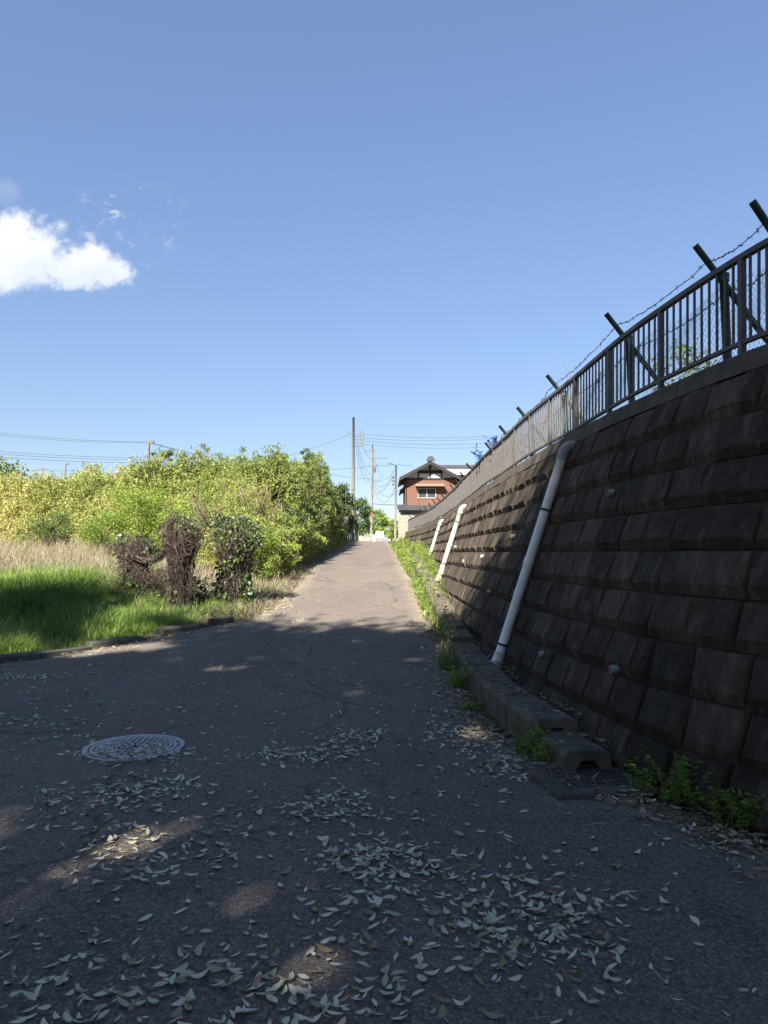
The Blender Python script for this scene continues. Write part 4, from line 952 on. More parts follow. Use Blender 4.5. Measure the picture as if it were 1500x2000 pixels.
# ------------------------------------------------------------------ weeds along the gutter and wall foot
def weed(x, y, h, sp, label, seed, nst=9, leaf=.035, per=26, flower=0, tint=(.45, .2), z=None):
    rg = np.random.default_rng(seed); z = (land1(x, y) if z is None else z); b = np.array([x, y, z]); e = empty('weed_plant', tuple(b), label, 'weed', 'weeds along the gutter')
    m_ = MB(); Ps = []; Ds = []; ends = []
    for i in range(nst):
        a = rg.random()*6.28; l = rg.uniform(.2, 1)*sp; hh = h*rg.uniform(.5, 1); o = np.array([rg.normal(0, sp*.25), rg.normal(0, sp*.25), 0]); pts = np.array([b + o + np.array([math.cos(a)*l*t**1.5, math.sin(a)*l*t**1.5, hh*t]) for t in np.linspace(0, 1, 5)])
        m_.tube(pts, [.0035, .003, .0025, .002, .001], 3, cap=False); ends.append(pts[-1])
        t = rg.uniform(.08, 1, per); k = np.minimum((t*4).astype(int), 3); fr = (t*4-k)[:, None]; Ps.append(pts[k]*(1-fr) + pts[k+1]*fr); Ds.append(unit(rg.normal(0, 1, (per, 3))*[1, 1, .4] + [0, 0, .25]))
    m_.obj('stems', M_WEED, e); P = np.concatenate(Ps); D_ = np.concatenate(Ds); n = len(P)
    V, Fq, t = leaf_quads(P, D_, rg.uniform(.6, 1.4, n)*leaf, rg.uniform(.3, .5, n)*leaf, np.clip(rg.normal(*tint, n), 0, 1), .15, .15); MB().add(V, Fq, t).obj('leaves', M_WEED, e)
    for q in range(flower):
        m_ = MB(); c = ends[q] + [0, 0, .01]
        for k in range(12): a = k*.5236; V, Fq, t = leaf_quads(c[None], np.array([[math.cos(a), math.sin(a), .15]]), .02, .009, .5, .05, 0); m_.add(V, Fq)
        m_.obj('flower', M_FLOW, e)
weed(1.02, 5.15, .26, .16, 'feathery green weed between the two nearest gutter blocks', 101, 12)
weed(1.12, 4.95, .20, .14, 'low green weed against the nearest gutter block side', 102, 12)
weed(.78, 7.6, .30, .20, 'yellow green leafy weed in front of the middle gutter run', 103, 12, .05, 22, 0, (.6, .25))
weed(.76, 8.6, .24, .2, 'green weed tuft at the foot of the middle gutter run', 104, 12, .045)
weed(1.66, 4.62, .26, .16, 'flowering weed with a yellow bloom beside the gutter mouth', 105, 13, .05, 22, 2, (.3, .2))
weed(1.62, 4.98, .22, .14, 'broad leaved dark weed behind the gutter top', 106, 7, .09, 10, 0, (.1, .1))
weed(1.76, 4.15, .36, .22, 'bushy feathery weed at the wall foot past the grate', 107, 26, .034, 40)
weed(1.97, 3.95, .40, .12, 'tall thin seedy weed stalks against the wall foot', 108, 6, .025, 12)
weed(1.90, 3.80, .26, .22, 'low green weed near the right edge of the wall foot', 109, 22, .038, 30)
weed(1.66, 4.33, .20, .16, 'short weed patch just right of the grate', 110, 18, .032, 30)
weed(.82, 6.55, .12, .16, 'small dark weed by the leaf heap under the gutter', 111, 9, .04)
weed(2.1, 3.4, .2, .22, 'creeping weed at the lower corner of the wall', 112, 12, .04)
# weeds that nobody could count: along the far gutter
X, Y = scatter(20000, .25, 2.0, 9.0, 46, lambda x, y: (x > xr(y) - .04) * (x < Bx(np.clip(y, 0, 46)) + BAT*g(y) - .02) * np.where(np.abs(x - GP(np.clip(y, 4.4, 46)) - .18) < .19, np.where(vnoise(x*2+5, y*.9) > .72, .4, .02), 1) * sstep(vnoise(x*1.5, y*.8), .12, .42))
d = np.abs(X - GP(np.clip(Y, 4.4, 46)) - .18); Z = np.maximum(land(X, Y), np.where(d < .2, g(Y) + .18, -9))
n = len(X); hh = rng.uniform(.04, .30, n)*(.4 + 1.0*vnoise(X*1.3+2, Y*.7))*(1 + .9*sstep(Y, 20, 26)*sstep(Y, 34, 28))
Vg, Fg, tg = blades(np.stack([X, Y, Z], 1), hh, rng.uniform(.010, .022, n)*(1+.5*sstep(Y, 18, 35)), rng.uniform(.2, 1.3, n), np.clip(rng.normal(.62, .22, n), 0, 1), 2)
gw_ = MB().add(Vg, Fg, tg)
cx_, cy_ = scatter(5600, .25, 2.0, 9.0, 46, lambda x, y: (x > xr(y) + .01) * (x < Bx(np.clip(y, 0, 46)) + BAT*g(y) - .03) * np.where(np.abs(x - GP(np.clip(y, 4.4, 46)) - .18) < .19, np.where(vnoise(x*2+5, y*.9) > .72, .3, .02), 1) * (vnoise(x*1.5, y*.8) > .42))
per = 16; i = np.repeat(np.arange(len(cx_)), per); n = len(i); ch = rng.uniform(.06, .34, len(cx_))*(.5 + vnoise(cx_*1.3+2, cy_*.7))
P = np.stack([cx_[i] + rng.normal(0, .06, n), cy_[i] + rng.normal(0, .07, n), np.maximum(land(cx_, cy_), np.where(np.abs(cx_ - GP(np.clip(cy_, 4.4, 46)) - .18) < .2, g(cy_) + .16, -9))[i] + ch[i]*rng.random(n)**.6], 1)
ll = rng.uniform(.03, .075, n)*(1 + .5*sstep(P[:, 1], 18, 35)); tt = np.clip(rng.normal(.5, .22, len(cx_))[i] + rng.normal(0, .12, n), 0, 1)
V, Fq, t = leaf_quads(P, unit(rng.normal(0, 1, (n, 3))*[1, 1, .5] + [0, 0, .2]), ll, ll*rng.uniform(.35, .6, n), tt, .15, .15); gw_.add(V, Fq, t)
gw_.obj('gutter_weeds', M_WEED, None, label='sunlit low weeds overgrowing the far gutter and lane edge', cat='weeds', kind='stuff')
# dry twig by the gutter
def dry_twigs():
    rg = np.random.default_rng(15); m_ = MB(); b = np.array([1.22, 8.5, .3])
    branchy(m_, b, .75, .28, 9, .006, rg, 4, 3)
    m_.obj('dead_stalks', M_TWIG, None, label='dead brown stalks leaning on the wall beside the nearest drain pipe', cat='stalks')
    m_ = MB(); branchy(m_, off(9.6, 1.5, 2.75), 1.5, .55, 7, .006, rg, 5, 3)
    m_.obj('bare_sapling', M_TWIG, None, label='thin bare sapling twigs standing above the guard fence', cat='sapling')
    m_ = MB(); branchy(m_, off(4.9, 1.45, 2.75), .9, .4, 6, .004, rg, 3, 3)
    m_.obj('dry_creeper', M_TWIG, None, label='dry creeper stalks behind the nearest fence bars', cat='creeper')
dry_twigs()

# ------------------------------------------------------------------ fallen leaves
def leaf_mesh(seed, mat):
    rg = random.Random(seed); n = 7; L = 1.0; w = rg.uniform(.24, .46); curl = rg.uniform(.0, .45); cup = rg.uniform(.02, .4); bend = rg.uniform(-.14, .14); tw = rg.uniform(-.5, .5); V = []
    for i in range(n):
        t = i/(n-1); hw = w/2*math.sin(math.pi*min(1, t**.85))**.85*(1 if 0 < i < n-1 else 0) + (.006 if i == 0 else 0); y = t*L; zc = curl*(t-.5)**2*1.6; xb = bend*math.sin(math.pi*t)
        for sgn in (-1, 0, 1):
            x = sgn*hw; z = zc + cup*abs(x)*1.0 + tw*x*(t-.5); V.append((x + xb, y-.5, z))
    Fq = [[i*3+k, i*3+k+1, i*3+k+4, i*3+k+3] for i in range(n-1) for k in (0, 1)]
    return np.array(V, float), np.array(Fq)
LV = [leaf_mesh(i, None) for i in range(14)]
for i, (V, Fq) in enumerate(LV): V[:, 2] -= V[:, 2].min()
def fallen():
    # heaps: photo-plan positions converted once to ground coordinates (x, y, spread x, spread y, count)
    heaps = [(150, 1960, .30, .22, 150), (430, 1950, .34, .22, 120), (640, 1900, .30, .22, 70), (280, 1640, .35, .28, 60), (255, 1475, .32, .14, 120), (270, 1545, .35, .22, 110), (300, 1690, .25, .2, 50),
             (590, 1475, .35, .2, 110), (640, 1580, .28, .18, 90), (700, 1440, .25, .18, 60), (740, 1680, .30, .2, 130), (985, 1790, .40, .30, 190), (1080, 1800, .25, .2, 80), (790, 1780, .25, .15, 50), (900, 1720, .3, .15, 50),
             (1000, 1850, .2, .15, 50), (1000, 1500, .28, .2, 80), (900, 1440, .2, .4, 120), (60, 1420, .6, .4, 60), (180, 1560, .4, .3, 40), (560, 1960, .4, .2, 60), (1240, 1560, .25, .15, 40), (1430, 1650, .2, .15, 40), (690, 1960, .2, .12, 40), (1160, 1920, .3, .15, 20), (40, 1330, .5, .12, 90)]
    out = []
    for px, py, sx, sy, n_ in heaps:
        n_ = n_*(.55 if py > 1850 else .75 if py > 1700 else 1.35)
        D = CAMZ*F/(py - HY); x0 = (px - CX)/F*D
        for _ in range(int(n_*1.15)): out.append((x0 + rng.normal(0, sx*.72), D + rng.normal(0, sy*.72), 1))
    for _ in range(1000):     # loose scatter
        y = 1.6 + 7.6*rng.random()**1.05; x = rng.uniform(-.56, .52)*y; out.append((x, y, 0))
    for _ in range(330):
        y = rng.uniform(6, 12.5); x = rng.uniform(xl(max(y, 7)) if y > 8.4 else -4.5, .8); out.append((x, y, 0))
    for _ in range(60):
        y = rng.uniform(12.5, 30); out.append((rng.uniform(-2.1, .7), y, 0))
    for _ in range(260):      # along the right fringe
        y = rng.uniform(4.7, 12); out.append((float(xr(y)) - abs(rng.normal(0, .22)), y, 1))
    for _ in range(200):      # along the kerb
        y = rng.uniform(8.0, 14); out.append((float(xl(y)) + abs(rng.normal(0, .22)) + .03, y, 1))
    res = []
    for (x, y, hp) in out:
        if y < 1.55 or x > float(xr(y)) + .12 or (y > 8.6 and x < float(xl(y))): continue
        L = np.clip(rng.normal(.048, .013), .02, .078); z = roadz(x, y) + .004 + (.014 if math.hypot(x + 1.86, y - 5.34) < .37 else 0) + (abs(rng.normal(0, .012)) if hp else 0)
        M = Matrix.Translation((x, y, z)) @ Matrix.Rotation(rng.random()*6.283, 4, 'Z') @ Matrix.Rotation(rng.normal(0, .16), 4, 'X') @ Matrix.Rotation(rng.normal(0, .22) + (math.pi if rng.random() < .25 else 0)*0, 4, 'Y') @ Matrix.Diagonal((L*rng.uniform(.85, 1.2), L, L, 1))
        res.append((L/y, M, int(rng.integers(14)), int(rng.choice(6, p=[.1, .16, .24, .3, .13, .07]))))
    res.sort(key=lambda r: -r[0])
    meshes = {}
    for k in range(14):
        for t in range(6): meshes[(k, t)] = None
    tv = (.12, .3, .5, .72, .86, .97)
    cnt = 0; rest = MB()
    for (sz, M, k, t) in res:
        lx, ly = M.translation.x/M.translation.y, M.translation.y
        inview = abs(lx) < .53 and ly > 2.25
        if cnt < 300 and inview:
            if meshes[(k, t)] is None: meshes[(k, t)] = MB().add(LV[k][0], LV[k][1], tv[t]).mesh('fallen_leaf', M_FALL, True)
            o = bpy.data.objects.new('fallen_leaf', meshes[(k, t)]); COL.objects.link(o); o.matrix_basis = M
            tag(o, 'curled pale dry leaf lying on the shaded foreground asphalt', 'leaf', 'fallen leaves in the foreground'); cnt += 1
        else:
            A = np.array(M); rest.add(LV[k][0] @ A[:3, :3].T + A[:3, 3], LV[k][1], tv[t])
    rest.obj('fallen_leaves', M_FALL, None, True, label='many pale dry leaves strewn over the farther asphalt', cat='leaves', kind='stuff')
    print('fallen', len(res))
fallen()
# fine litter along the gutter fringe, wall foot and kerb
def litter():
    n = 5200; u = rng.random(n); Y = np.where(u < .55, rng.uniform(4.6, 11.5, n), np.where(u < .8, rng.uniform(2.9, 4.6, n), rng.uniform(8.2, 16, n)))
    X = np.where(u < .55, xr(Y) - np.abs(rng.normal(0, .16, n)) + .1, np.where(u < .8, xr(Y) + rng.normal(.0, .14, n), xl(np.clip(Y, 7, 70)) + rng.normal(0.02, .16, n)))
    Z = np.maximum(land(X, Y), g(Y)) + .006 + rng.random(n)*.02
    k = rng.random(n) < .10; Y = np.where(k, rng.uniform(4.75, 9.6, n), Y); X = np.where(k, GP(np.clip(Y, 4.4, 46)) + rng.choice([.05, .2, .33, .34], n) + rng.normal(0, .03, n), X); Z = np.where(k, np.where(Y < 5.2, .155, .25 + .012*(Y-5.2)/4) + .012, Z); D_ = unit(np.stack([rng.normal(0, 1, n), rng.normal(0, 1, n), rng.normal(0, .15, n)], 1))
    m2 = 4200; y2 = 1.7 + 9*rng.random(m2)**1.3; x2 = rng.uniform(-.56, .5, m2)*y2; k = (x2 < xr(y2)) & (x2 > np.where(y2 > 8.4, xl(np.clip(y2, 7, 70)), -9)); x2, y2 = x2[k], y2[k]; m2 = len(x2)
    ln_ = np.concatenate([rng.uniform(.02, .09, n), np.where(rng.random(m2) < .1, rng.uniform(.04, .12, m2), rng.uniform(.006, .022, m2))]); wd_ = np.concatenate([rng.uniform(.006, .02, n), rng.uniform(.003, .010, m2)])
    X = np.concatenate([X, x2]); Y = np.concatenate([Y, y2]); Z = np.concatenate([Z, g(y2) + .012*(vnoise(x2*.8, y2*.5) - .5) + .006]); n = len(X); D_ = np.concatenate([D_, unit(np.stack([rng.normal(0, 1, m2), rng.normal(0, 1, m2), rng.normal(0, .05, m2)], 1))])
    V, Fq, t = leaf_quads(np.stack([X, Y, Z], 1), D_, ln_, wd_, rng.random(n), .2, 0)
    MB().add(V, Fq, t).obj('leaf_litter', M_LITT, None, label='brown twig and leaf litter along the gutter and kerb', cat='litter', kind='stuff')
litter()

# ------------------------------------------------------------------ house at the top of the lane
M_TILE = simple('grey_roof_tile', (0.05, 0.052, 0.056), 0.6, 0.25, 3)
M_TIMB = simple('dark_timber', (0.025, 0.02, 0.018), 0.7, 0.3, 8)
M_PLAS = simple('white_plaster', (0.55, 0.535, 0.50), 0.9, 0.06, 3)
M_SID = simple('red_brown_siding', (0.145, 0.070, 0.048), 0.8, 0.12, 4)
M_HOOD = simple('hood_metal', (0.26, 0.15, 0.11), 0.6, 0.12, 4)
M_SASH = simple('sash_aluminium', (0.42, 0.40, 0.33), 0.4, 0.1, 4)
M_GLASS = simple('window_glass', (0.05, 0.052, 0.055), 0.35, 0.2, 2, spec=0.2)
M_ROOFM = simple('pale_metal_roof', (0.62, 0.64, 0.66), 0.4, 0.1, 2, spec=0.4)
M_BEIGE = mat_concrete('beige_block', (0.20, 0.175, 0.13), (0.29, 0.26, 0.20), 0.15)
M_GREY = simple('grey_sheet', (0.17, 0.18, 0.19), 0.7, 0.2, 2)
M_WHITE = simple('white_board', (0.62, 0.62, 0.60), 0.6, 0.04, 3)
M_INK = simple('board_ink', (0.12, 0.12, 0.13), 0.7, 0.2, 6)
M_CABLE = simple('cable', (0.06, 0.06, 0.065), 0.6, 0.1)
M_METG = simple('grey_steel', (0.10, 0.105, 0.11), 0.6, 0.15, metal=0.2)
M_RED = simple('red_sign', (0.55, 0.06, 0.04), 0.6, 0.1)
M_BLUE = simple('blue_plastic', (0.10, 0.17, 0.34), 0.5, 0.2)
HD = 75.0
def hx(cx, D=HD): return (620 + cx/3.75 - CX)/F*D
def hz(cy, D=HD): return CAMZ + (HY - (780 + cy/3.75))/F*D
house = empty('house', (4.8, HD + 3, 2.6), 'two storey house with red brown wall and half timbered gable', 'house')
def hbox(name, x0, x1, y0, y1, z0, z1, mat, parent=house):
    return MB().box(((x0+x1)/2, (y0+y1)/2, (z0+z1)/2), (x1-x0, y1-y0, z1-z0)).obj(name, mat, parent)
xw0, xw1 = hx(643), hx(1008); xp = hx(825); ze = hz(580); zp = hz(462)
zg = hz(578)
def gable():
    y0, y1 = HD, HD + 8
    hbox('wall', xw0, xw1, y0, y1, 2.5, zg, M_SID)
    # gable triangle (plaster) on the front and back
    sl_ = (zp - ze)/(xp - hx(600)); zt = lambda x: zp - .16 - abs(x-xp)*sl_
    V = []; 
    for y in (y0 + .02, y1 - .02): V += [(xw0, y, zg), (xw1, y, zg), (xw1, y, zt(xw1)), (xp, y, zt(xp)), (xw0, y, zt(xw0))]
    gw = MB().add(V, [np.array([[0, 1, 2, 3, 4]]), np.array([[9, 8, 7, 6, 5]])]).obj('gable_plaster', M_PLAS, house)
    # timber beams, 6 cm proud
    yb0, yb1 = y0 - .07, y0 + .015
    hbox('tie_beam', xw0 - .05, xw1 + .05, yb0, yb1, zg - .14, zg + .03, M_TIMB)
    zb0, zb1 = hz(543), hz(520); xa = xp - (zp-.2-zb1)/sl_; xb = xp + (zp-.2-zb1)/sl_
    hbox('collar_beam', xa - .1, xb + .1, yb0 - .01, yb1, zb0, zb1, M_TIMB)
    for cx in (740, 825, 910): hbox('timber_post', hx(cx) - .07, hx(cx) + .07, yb0 + .01, yb1, zg + .03, zb0, M_TIMB)
    hbox('king_post', xp - .1, xp + .1, yb0 - .03, yb1, zb1 - .25, zt(xp) + .1, M_TIMB)
    # roof slabs with overhang
    for sgn, nm in ((-1, 'roof'), (1, 'roof')):
        xe = hx(600) if sgn < 0 else 2*xp - hx(600)
        V = []
        for y in (y0 - .95, y1 + .6):
            for (x, z) in ((xp, zp), (xe, ze)): V += [(x, y, z), (x, y, z - .16)]
        Fq = np.array([[0, 2, 6, 4], [1, 5, 7, 3], [0, 1, 3, 2], [4, 6, 7, 5], [2, 3, 7, 6], [0, 4, 5, 1]])
        rf = MB().add(V, Fq).obj(nm, M_TILE, house)
        # barge board and tile rolls
        V = []
        for y in (y0 - 1.0, y0 - .955):
            for (x, z) in ((xp, zp + .02), (xe, ze + .02)): V += [(x, y, z), (x, y, z - .34)]
        MB().add(V, Fq).obj('barge_board', M_TIMB, rf)
        m_ = MB()
        for k in range(14):
            y = y0 - .8 + k*.62; m_.tube([(xp, y, zp + .02), (xe, y, ze + .02)], .05, 6)
        m_.obj('tile_rolls', M_TILE, rf)
    rd = hbox('ridge', xp - .16, xp + .16, y0 - .9, y1 + .6, zp - .02, zp + .28, M_TILE)
    m_ = MB(); th = np.linspace(0, math.pi, 9); prof = [(xp + .42*math.cos(t)*(1 if .3 < t < 2.8 else 1.15), zp + .05 + .5*math.sin(t)) for t in th]
    V = [(x, y0 - 1.03, z) for x, z in prof] + [(x, y0 - .88, z) for x, z in prof]; k = len(prof)
    m_.add(V, [np.arange(k)[None], (np.arange(k)[::-1] + k)[None], np.array([[i, (i+1) % k, (i+1) % k + k, i + k] for i in range(k)])]); m_.obj('ridge_end_tile', M_TILE, house)
    # window with hood
    x0, x1, z0, z1 = hx(738), hx(865), hz(720), hz(655); w_ = hbox('window', x0, x1, y0 - .04, y0 + .01, z0, z1, M_GLASS)
    for (a, b, c, d) in ((x0-.06, x1+.06, z1, z1+.07), (x0-.06, x1+.06, z0-.07, z0), (x0-.06, x0+.02, z0, z1), (x1-.02, x1+.06, z0, z1), ((x0+x1)/2-.04, (x0+x1)/2+.04, z0, z1)):
        hbox('sash', a, b, y0 - .09, y0 - .043, c, d, M_SASH, w_)
    V = []; xh0, xh1 = hx(715), hx(925)
    for y, z in ((y0 - .85, hz(641)), (y0 - .85, hz(634)), (y0, hz(618)), (y0, hz(628))): V += [(xh0, y, z), (xh1, y, z)]
    MB().add(V, np.array([[0, 1, 3, 2], [2, 3, 5, 4], [4, 5, 7, 6], [6, 7, 1, 0]] ).astype(int)).obj('window_hood', M_HOOD, house)
    MB().box((xw0 + .1, y0 - .06, 6.5), (.08, .08, 5.6)).obj('gutter_pipe', M_TIMB, house)
    # small side eave on the left and lower front roof
    V = [(hx(606), y0 + .3, hz(655)), (xw0, y0 + .3, hz(632)), (xw0, y1, hz(632)), (hx(606), y1, hz(655))]; V += [(x, y, z - .12) for x, y, z in V]
    MB().add(V, np.array([[0, 1, 2, 3], [7, 6, 5, 4], [0, 4, 5, 1], [1, 5, 6, 2], [2, 6, 7, 3], [3, 7, 4, 0]])).obj('side_eave', M_TILE, house)
    zl = hz(800, 72); V = [(hx(588, 72), 72, zl), (hx(770, 72) + 2.2, 72, zl), (hx(770, 72) + 2.2, y0, zl + .55), (hx(588, 72), y0, zl + .55)]; V += [(x, y, z - .15) for x, y, z in V]
    MB().add(V, np.array([[0, 1, 2, 3], [7, 6, 5, 4], [0, 4, 5, 1], [1, 5, 6, 2], [2, 6, 7, 3], [3, 7, 4, 0]])).obj('lower_roof', M_TILE, house)
    hbox('lower_wall', hx(600, 72), hx(770, 72) + 2, 72.5, y0 - .01, 2.5, zl - .05, M_GREY)
    for q in range(3): hbox('lower_window', hx(625, 72) + q*.95, hx(625, 72) + q*.95 + .8, 72.44, 72.49, 4.2, 5.5, M_GLASS)
gable()
wing = empty('house_wing', (9, 84, 2.6), 'rear house wing with pale metal roof under a dark tile ridge', 'house')
def rear_wing():
    D = 82.0; zr, ze_ = hz(478, D), hz(545, D); x0, x1 = hx(840, D), hx(1260, D)
    hbox('wall', x0, x1 - .6, D + .6, D + 6.5, 2.5, ze_ - .1, M_TIMB, wing)
    V = [(x0, D, ze_), (x1, D, ze_), (x1, D + 3.6, zr), (x0, D + 3.6, zr), (x0, D + 7.2, ze_), (x1, D + 7.2, ze_)]
    MB().add(V, np.array([[0, 1, 2, 3], [3, 2, 5, 4]])).obj('roof', M_ROOFM, wing)
    m_ = MB()
    for k in range(18):
        x = x0 + k*(x1-x0)/17; m_.tube([(x, D, ze_ + .02), (x, D + 3.6, zr + .02)], .045, 5)
    m_.obj('roof_seams', M_ROOFM, wing)
    hbox('ridge', x0, x1, D + 3.2, D + 4.0, zr - .1, zr + .36, M_TILE, wing)
    m_ = MB()
    for k in range(22): x = x0 + k*(x1-x0)/21; m_.tube([(x, D + 2.9, zr - .12), (x, D + 3.6, zr + .2)], .16, 6)
    m_.obj('ridge_tiles', M_TILE, wing)
    MB().box(((x0+x1)/2, D - .03, ze_ - .06), (x1-x0, .1, .14)).obj('eave_gutter', M_SASH, wing)
rear_wing()

# beige block wall at the end of the retaining wall
bw = empty('block_wall', (1.3, 48, 2.0), 'beige concrete block wall closing the far end of the retaining wall', 'wall')
def block_wall():
    me = {}
    def run(p0, p1, z0, z1, th=.15):
        p0, p1 = np.array(p0), np.array(p1); L = np.linalg.norm(p1-p0); t = (p1-p0)/L; rz = math.atan2(t[1], t[0]); n_ = max(1, round(L/.5)); bl = L/n_; bh = .25
        for r_ in range(int((z1-z0)/bh)):
            for i in range(n_):
                key = (round(bl, 3), th)
                if key not in me: me[key] = MB().box((0, 0, 0), (bl - .02, th, bh - .02)).mesh('block', M_BEIGE)
                c = p0 + t*(i+.5)*bl; o = bpy.data.objects.new('block', me[key]); COL.objects.link(o); o.parent = bw; o.matrix_parent_inverse = Matrix.Translation(-bw.location); o.location = (c[0], c[1], z0 + (r_+.5)*bh); o.rotation_euler = (0, 0, rz)
        MB().box(((p0+p1)[0]/2, (p0+p1)[1]/2, (z0 + z0 + int((z1-z0)/bh)*bh)/2), (L - .04, th - .03, int((z1-z0)/bh)*bh - .02), Matrix.Rotation(rz, 3, 'Z')).obj('mortar', M_BEIGE, bw)
    run((1.05, 47.6), (2.1, 47.2), 1.7, 4.1); run((1.02, 47.75), (1.25, 58), 1.9, 4.15)
block_wall()
# grey sheet fence on the left at the crest
gf = empty('sheet_fence', (-3.0, 62, 2.4), 'dark grey sheet metal fence on the left at the crest', 'fence')
for k in range(10):
    y = 57 + k*1.6; x = -3.25 + .042*(y-57)*1.0; V = []
    m_ = MB(); m_.box((x, y, float(g(y)) + 1.0), (.05, 1.56, 2.0)); m_.obj('sheet_panel', M_GREY, gf)
    MB().box((x + .05, y - .8, float(g(y)) + 1.02), (.06, .06, 2.1)).obj('fence_post', M_METG, gf)

# white signboard and white box at the crest
sb = empty('signboard', (-.42, 70, 2.55), 'white signboard with dark marks on short legs at the crest', 'sign')
MB().box((-.42, 70, 3.27), (.78, .04, .60)).obj('board', M_WHITE, sb)
for dx in (-.3, .3): MB().box((-.42 + dx, 70.04, 2.95), (.05, .05, .9)).obj('leg', M_METG, sb)
m_ = MB()
for (x, z, w_, h_) in ((-.62, 3.32, .06, .28), (-.57, 3.2, .13, .07), (-.55, 3.42, .08, .05), (-.32, 3.42, .2, .05), (-.3, 3.36, .05, .09)): m_.box((x, 69.972, z), (w_, .008, h_))
m_.obj('board_marks', M_INK, sb)
wb = empty('white_box', (-.97, 69, 2.55), 'small white roadside box left of the signboard', 'box')
MB().box((-.97, 69.2, 2.86), (.36, .34, .62)).obj('cabinet', M_WHITE, wb); MB().box((-.97, 69.2, 3.19), (.40, .38, .04)).obj('lid', M_WHITE, wb)
MB().box((-.95, 69.02, 2.75), (.1, .01, .05)).obj('handle', M_INK, wb)
rb = empty('roadside_block', (-.2, 72, 2.55), 'low grey concrete block behind the signboard', 'block')
MB().box((-.25, 72, 2.83), (1.3, .5, .55)).obj('body', M_GREY, rb); MB().box((-.25, 72, 3.13), (1.36, .56, .05)).obj('cap', M_POLE, rb)

# ------------------------------------------------------------------ utility poles and cables
def cable(a, b, sag, r, label, group='overhead cables'):
    a, b = np.array(a, float), np.array(b, float); P = [a*(1-t) + b*t - np.array([0, 0, 4*sag*t*(1-t)]) for t in np.linspace(0, 1, 16)]
    return MB().tube(P, r, 5, cap=False).obj('overhead_cable', M_CABLE, None, True, label=label, cat='cable', group=group)
p1 = at(690.5, 815, 62); z1b = float(g(62))
pole1 = empty('utility_pole', (p1.x, 62, z1b), 'tall concrete utility pole with stepped crossarms left of the lane', 'utility pole')
MB().tube([(p1.x - .05, 62, z1b - .3), (p1.x, 62, p1.z)], [.16, .10], 12).obj('shaft', M_POLE, pole1, True)
arms1 = []
for k, cy in enumerate((268, 295, 318, 342)):
    z = hz(cy, 62); ca = MB().box((p1.x + .45, 62, z), (.85, .07, .07)).obj('crossarm', M_METG, pole1)
    for q in (.35, .6, .82):
        MB().tube([(p1.x + q, 62, z + .03), (p1.x + q, 62, z + .13), (p1.x + q, 62, z + .2)], [.05, .035, .05], 8).obj('insulator', M_POLE, ca)
    arms1.append((p1.x + .85, 62, z + .15))
ca = MB().box((p1.x - .25, 62, hz(252, 62)), (.5, .06, .06)).obj('crossarm', M_METG, pole1)
MB().tube([(p1.x - .45, 62, hz(262, 62)), (p1.x - .45, 62, hz(232, 62))], .05, 8).obj('insulator', M_POLE, ca)
MB().tube([(p1.x + .55, 62, hz(262, 62)), (p1.x + .55, 62, hz(228, 62))], .05, 8).obj('insulator', M_POLE, pole1)
for k in range(10): MB().tube([(p1.x - .25, 62 - .05, 5.5 + k*.75), (p1.x + .25, 62 - .05, 5.5 + k*.75)], .012, 4).obj('step_bolt', M_METG, pole1)
p2 = at(727, 868, 80)
pole2 = empty('utility_pole', (p2.x, 80, 2.6), 'thinner utility pole crowded with cables above the crest', 'utility pole')
MB().tube([(p2.x - .12, 80, 2.3), (p2.x + .05, 80, p2.z - 1.2), (p2.x + .05, 80, p2.z)], [.16, .11, .05], 12).obj('shaft', M_POLE, pole2, True)
for cy, w0, w1 in ((380, -.7, .3), (432, 0, 1.6), (490, -.3, .6), (600, -.1, .9)):
    ca = MB().box((p2.x + (w0+w1)/2, 80, hz(cy, 80)), (w1-w0, .07, .07)).obj('crossarm', M_METG, pole2)
    for q in np.linspace(w0, w1, 3): MB().tube([(p2.x + q, 80, hz(cy, 80)), (p2.x + q, 80, hz(cy, 80) + .28)], .05, 6).obj('insulator', M_POLE, ca)
MB().tube([(p2.x + .28, 79.9, hz(535, 80)), (p2.x + .28, 79.9, hz(500, 80))], .14, 10).obj('transformer', M_METG, pole2)
MB().box((p2.x - .25, 79.85, hz(835, 80)), (.32, .04, .42)).obj('red_plate', M_RED, pole2)
p3 = at(773.5, 908, 66)
pole3 = empty('street_lamp', (p3.x, 66, 2.5), 'slim pole with a street lamp arm in front of the house', 'street lamp')
MB().tube([(p3.x - .08, 66, 2.3), (p3.x, 66, p3.z)], [.11, .07], 10).obj('shaft', M_POLE, pole3, True)
MB().tube([(p3.x, 66, p3.z - .15), (p3.x - .25, 66, p3.z + .05), (p3.x - .5, 66, p3.z + .12)], .035, 6).obj('lamp_arm', M_METG, pole3)
MB().box((p3.x - .55, 66, p3.z + .12), (.42, .16, .1)).obj('lamp_head', M_METG, pole3)
for cy in (575, 600, 625): MB().box((p3.x - .12, 66, hz(cy, 66)), (.5, .16, .16)).obj('equipment_box', M_METG, pole3)
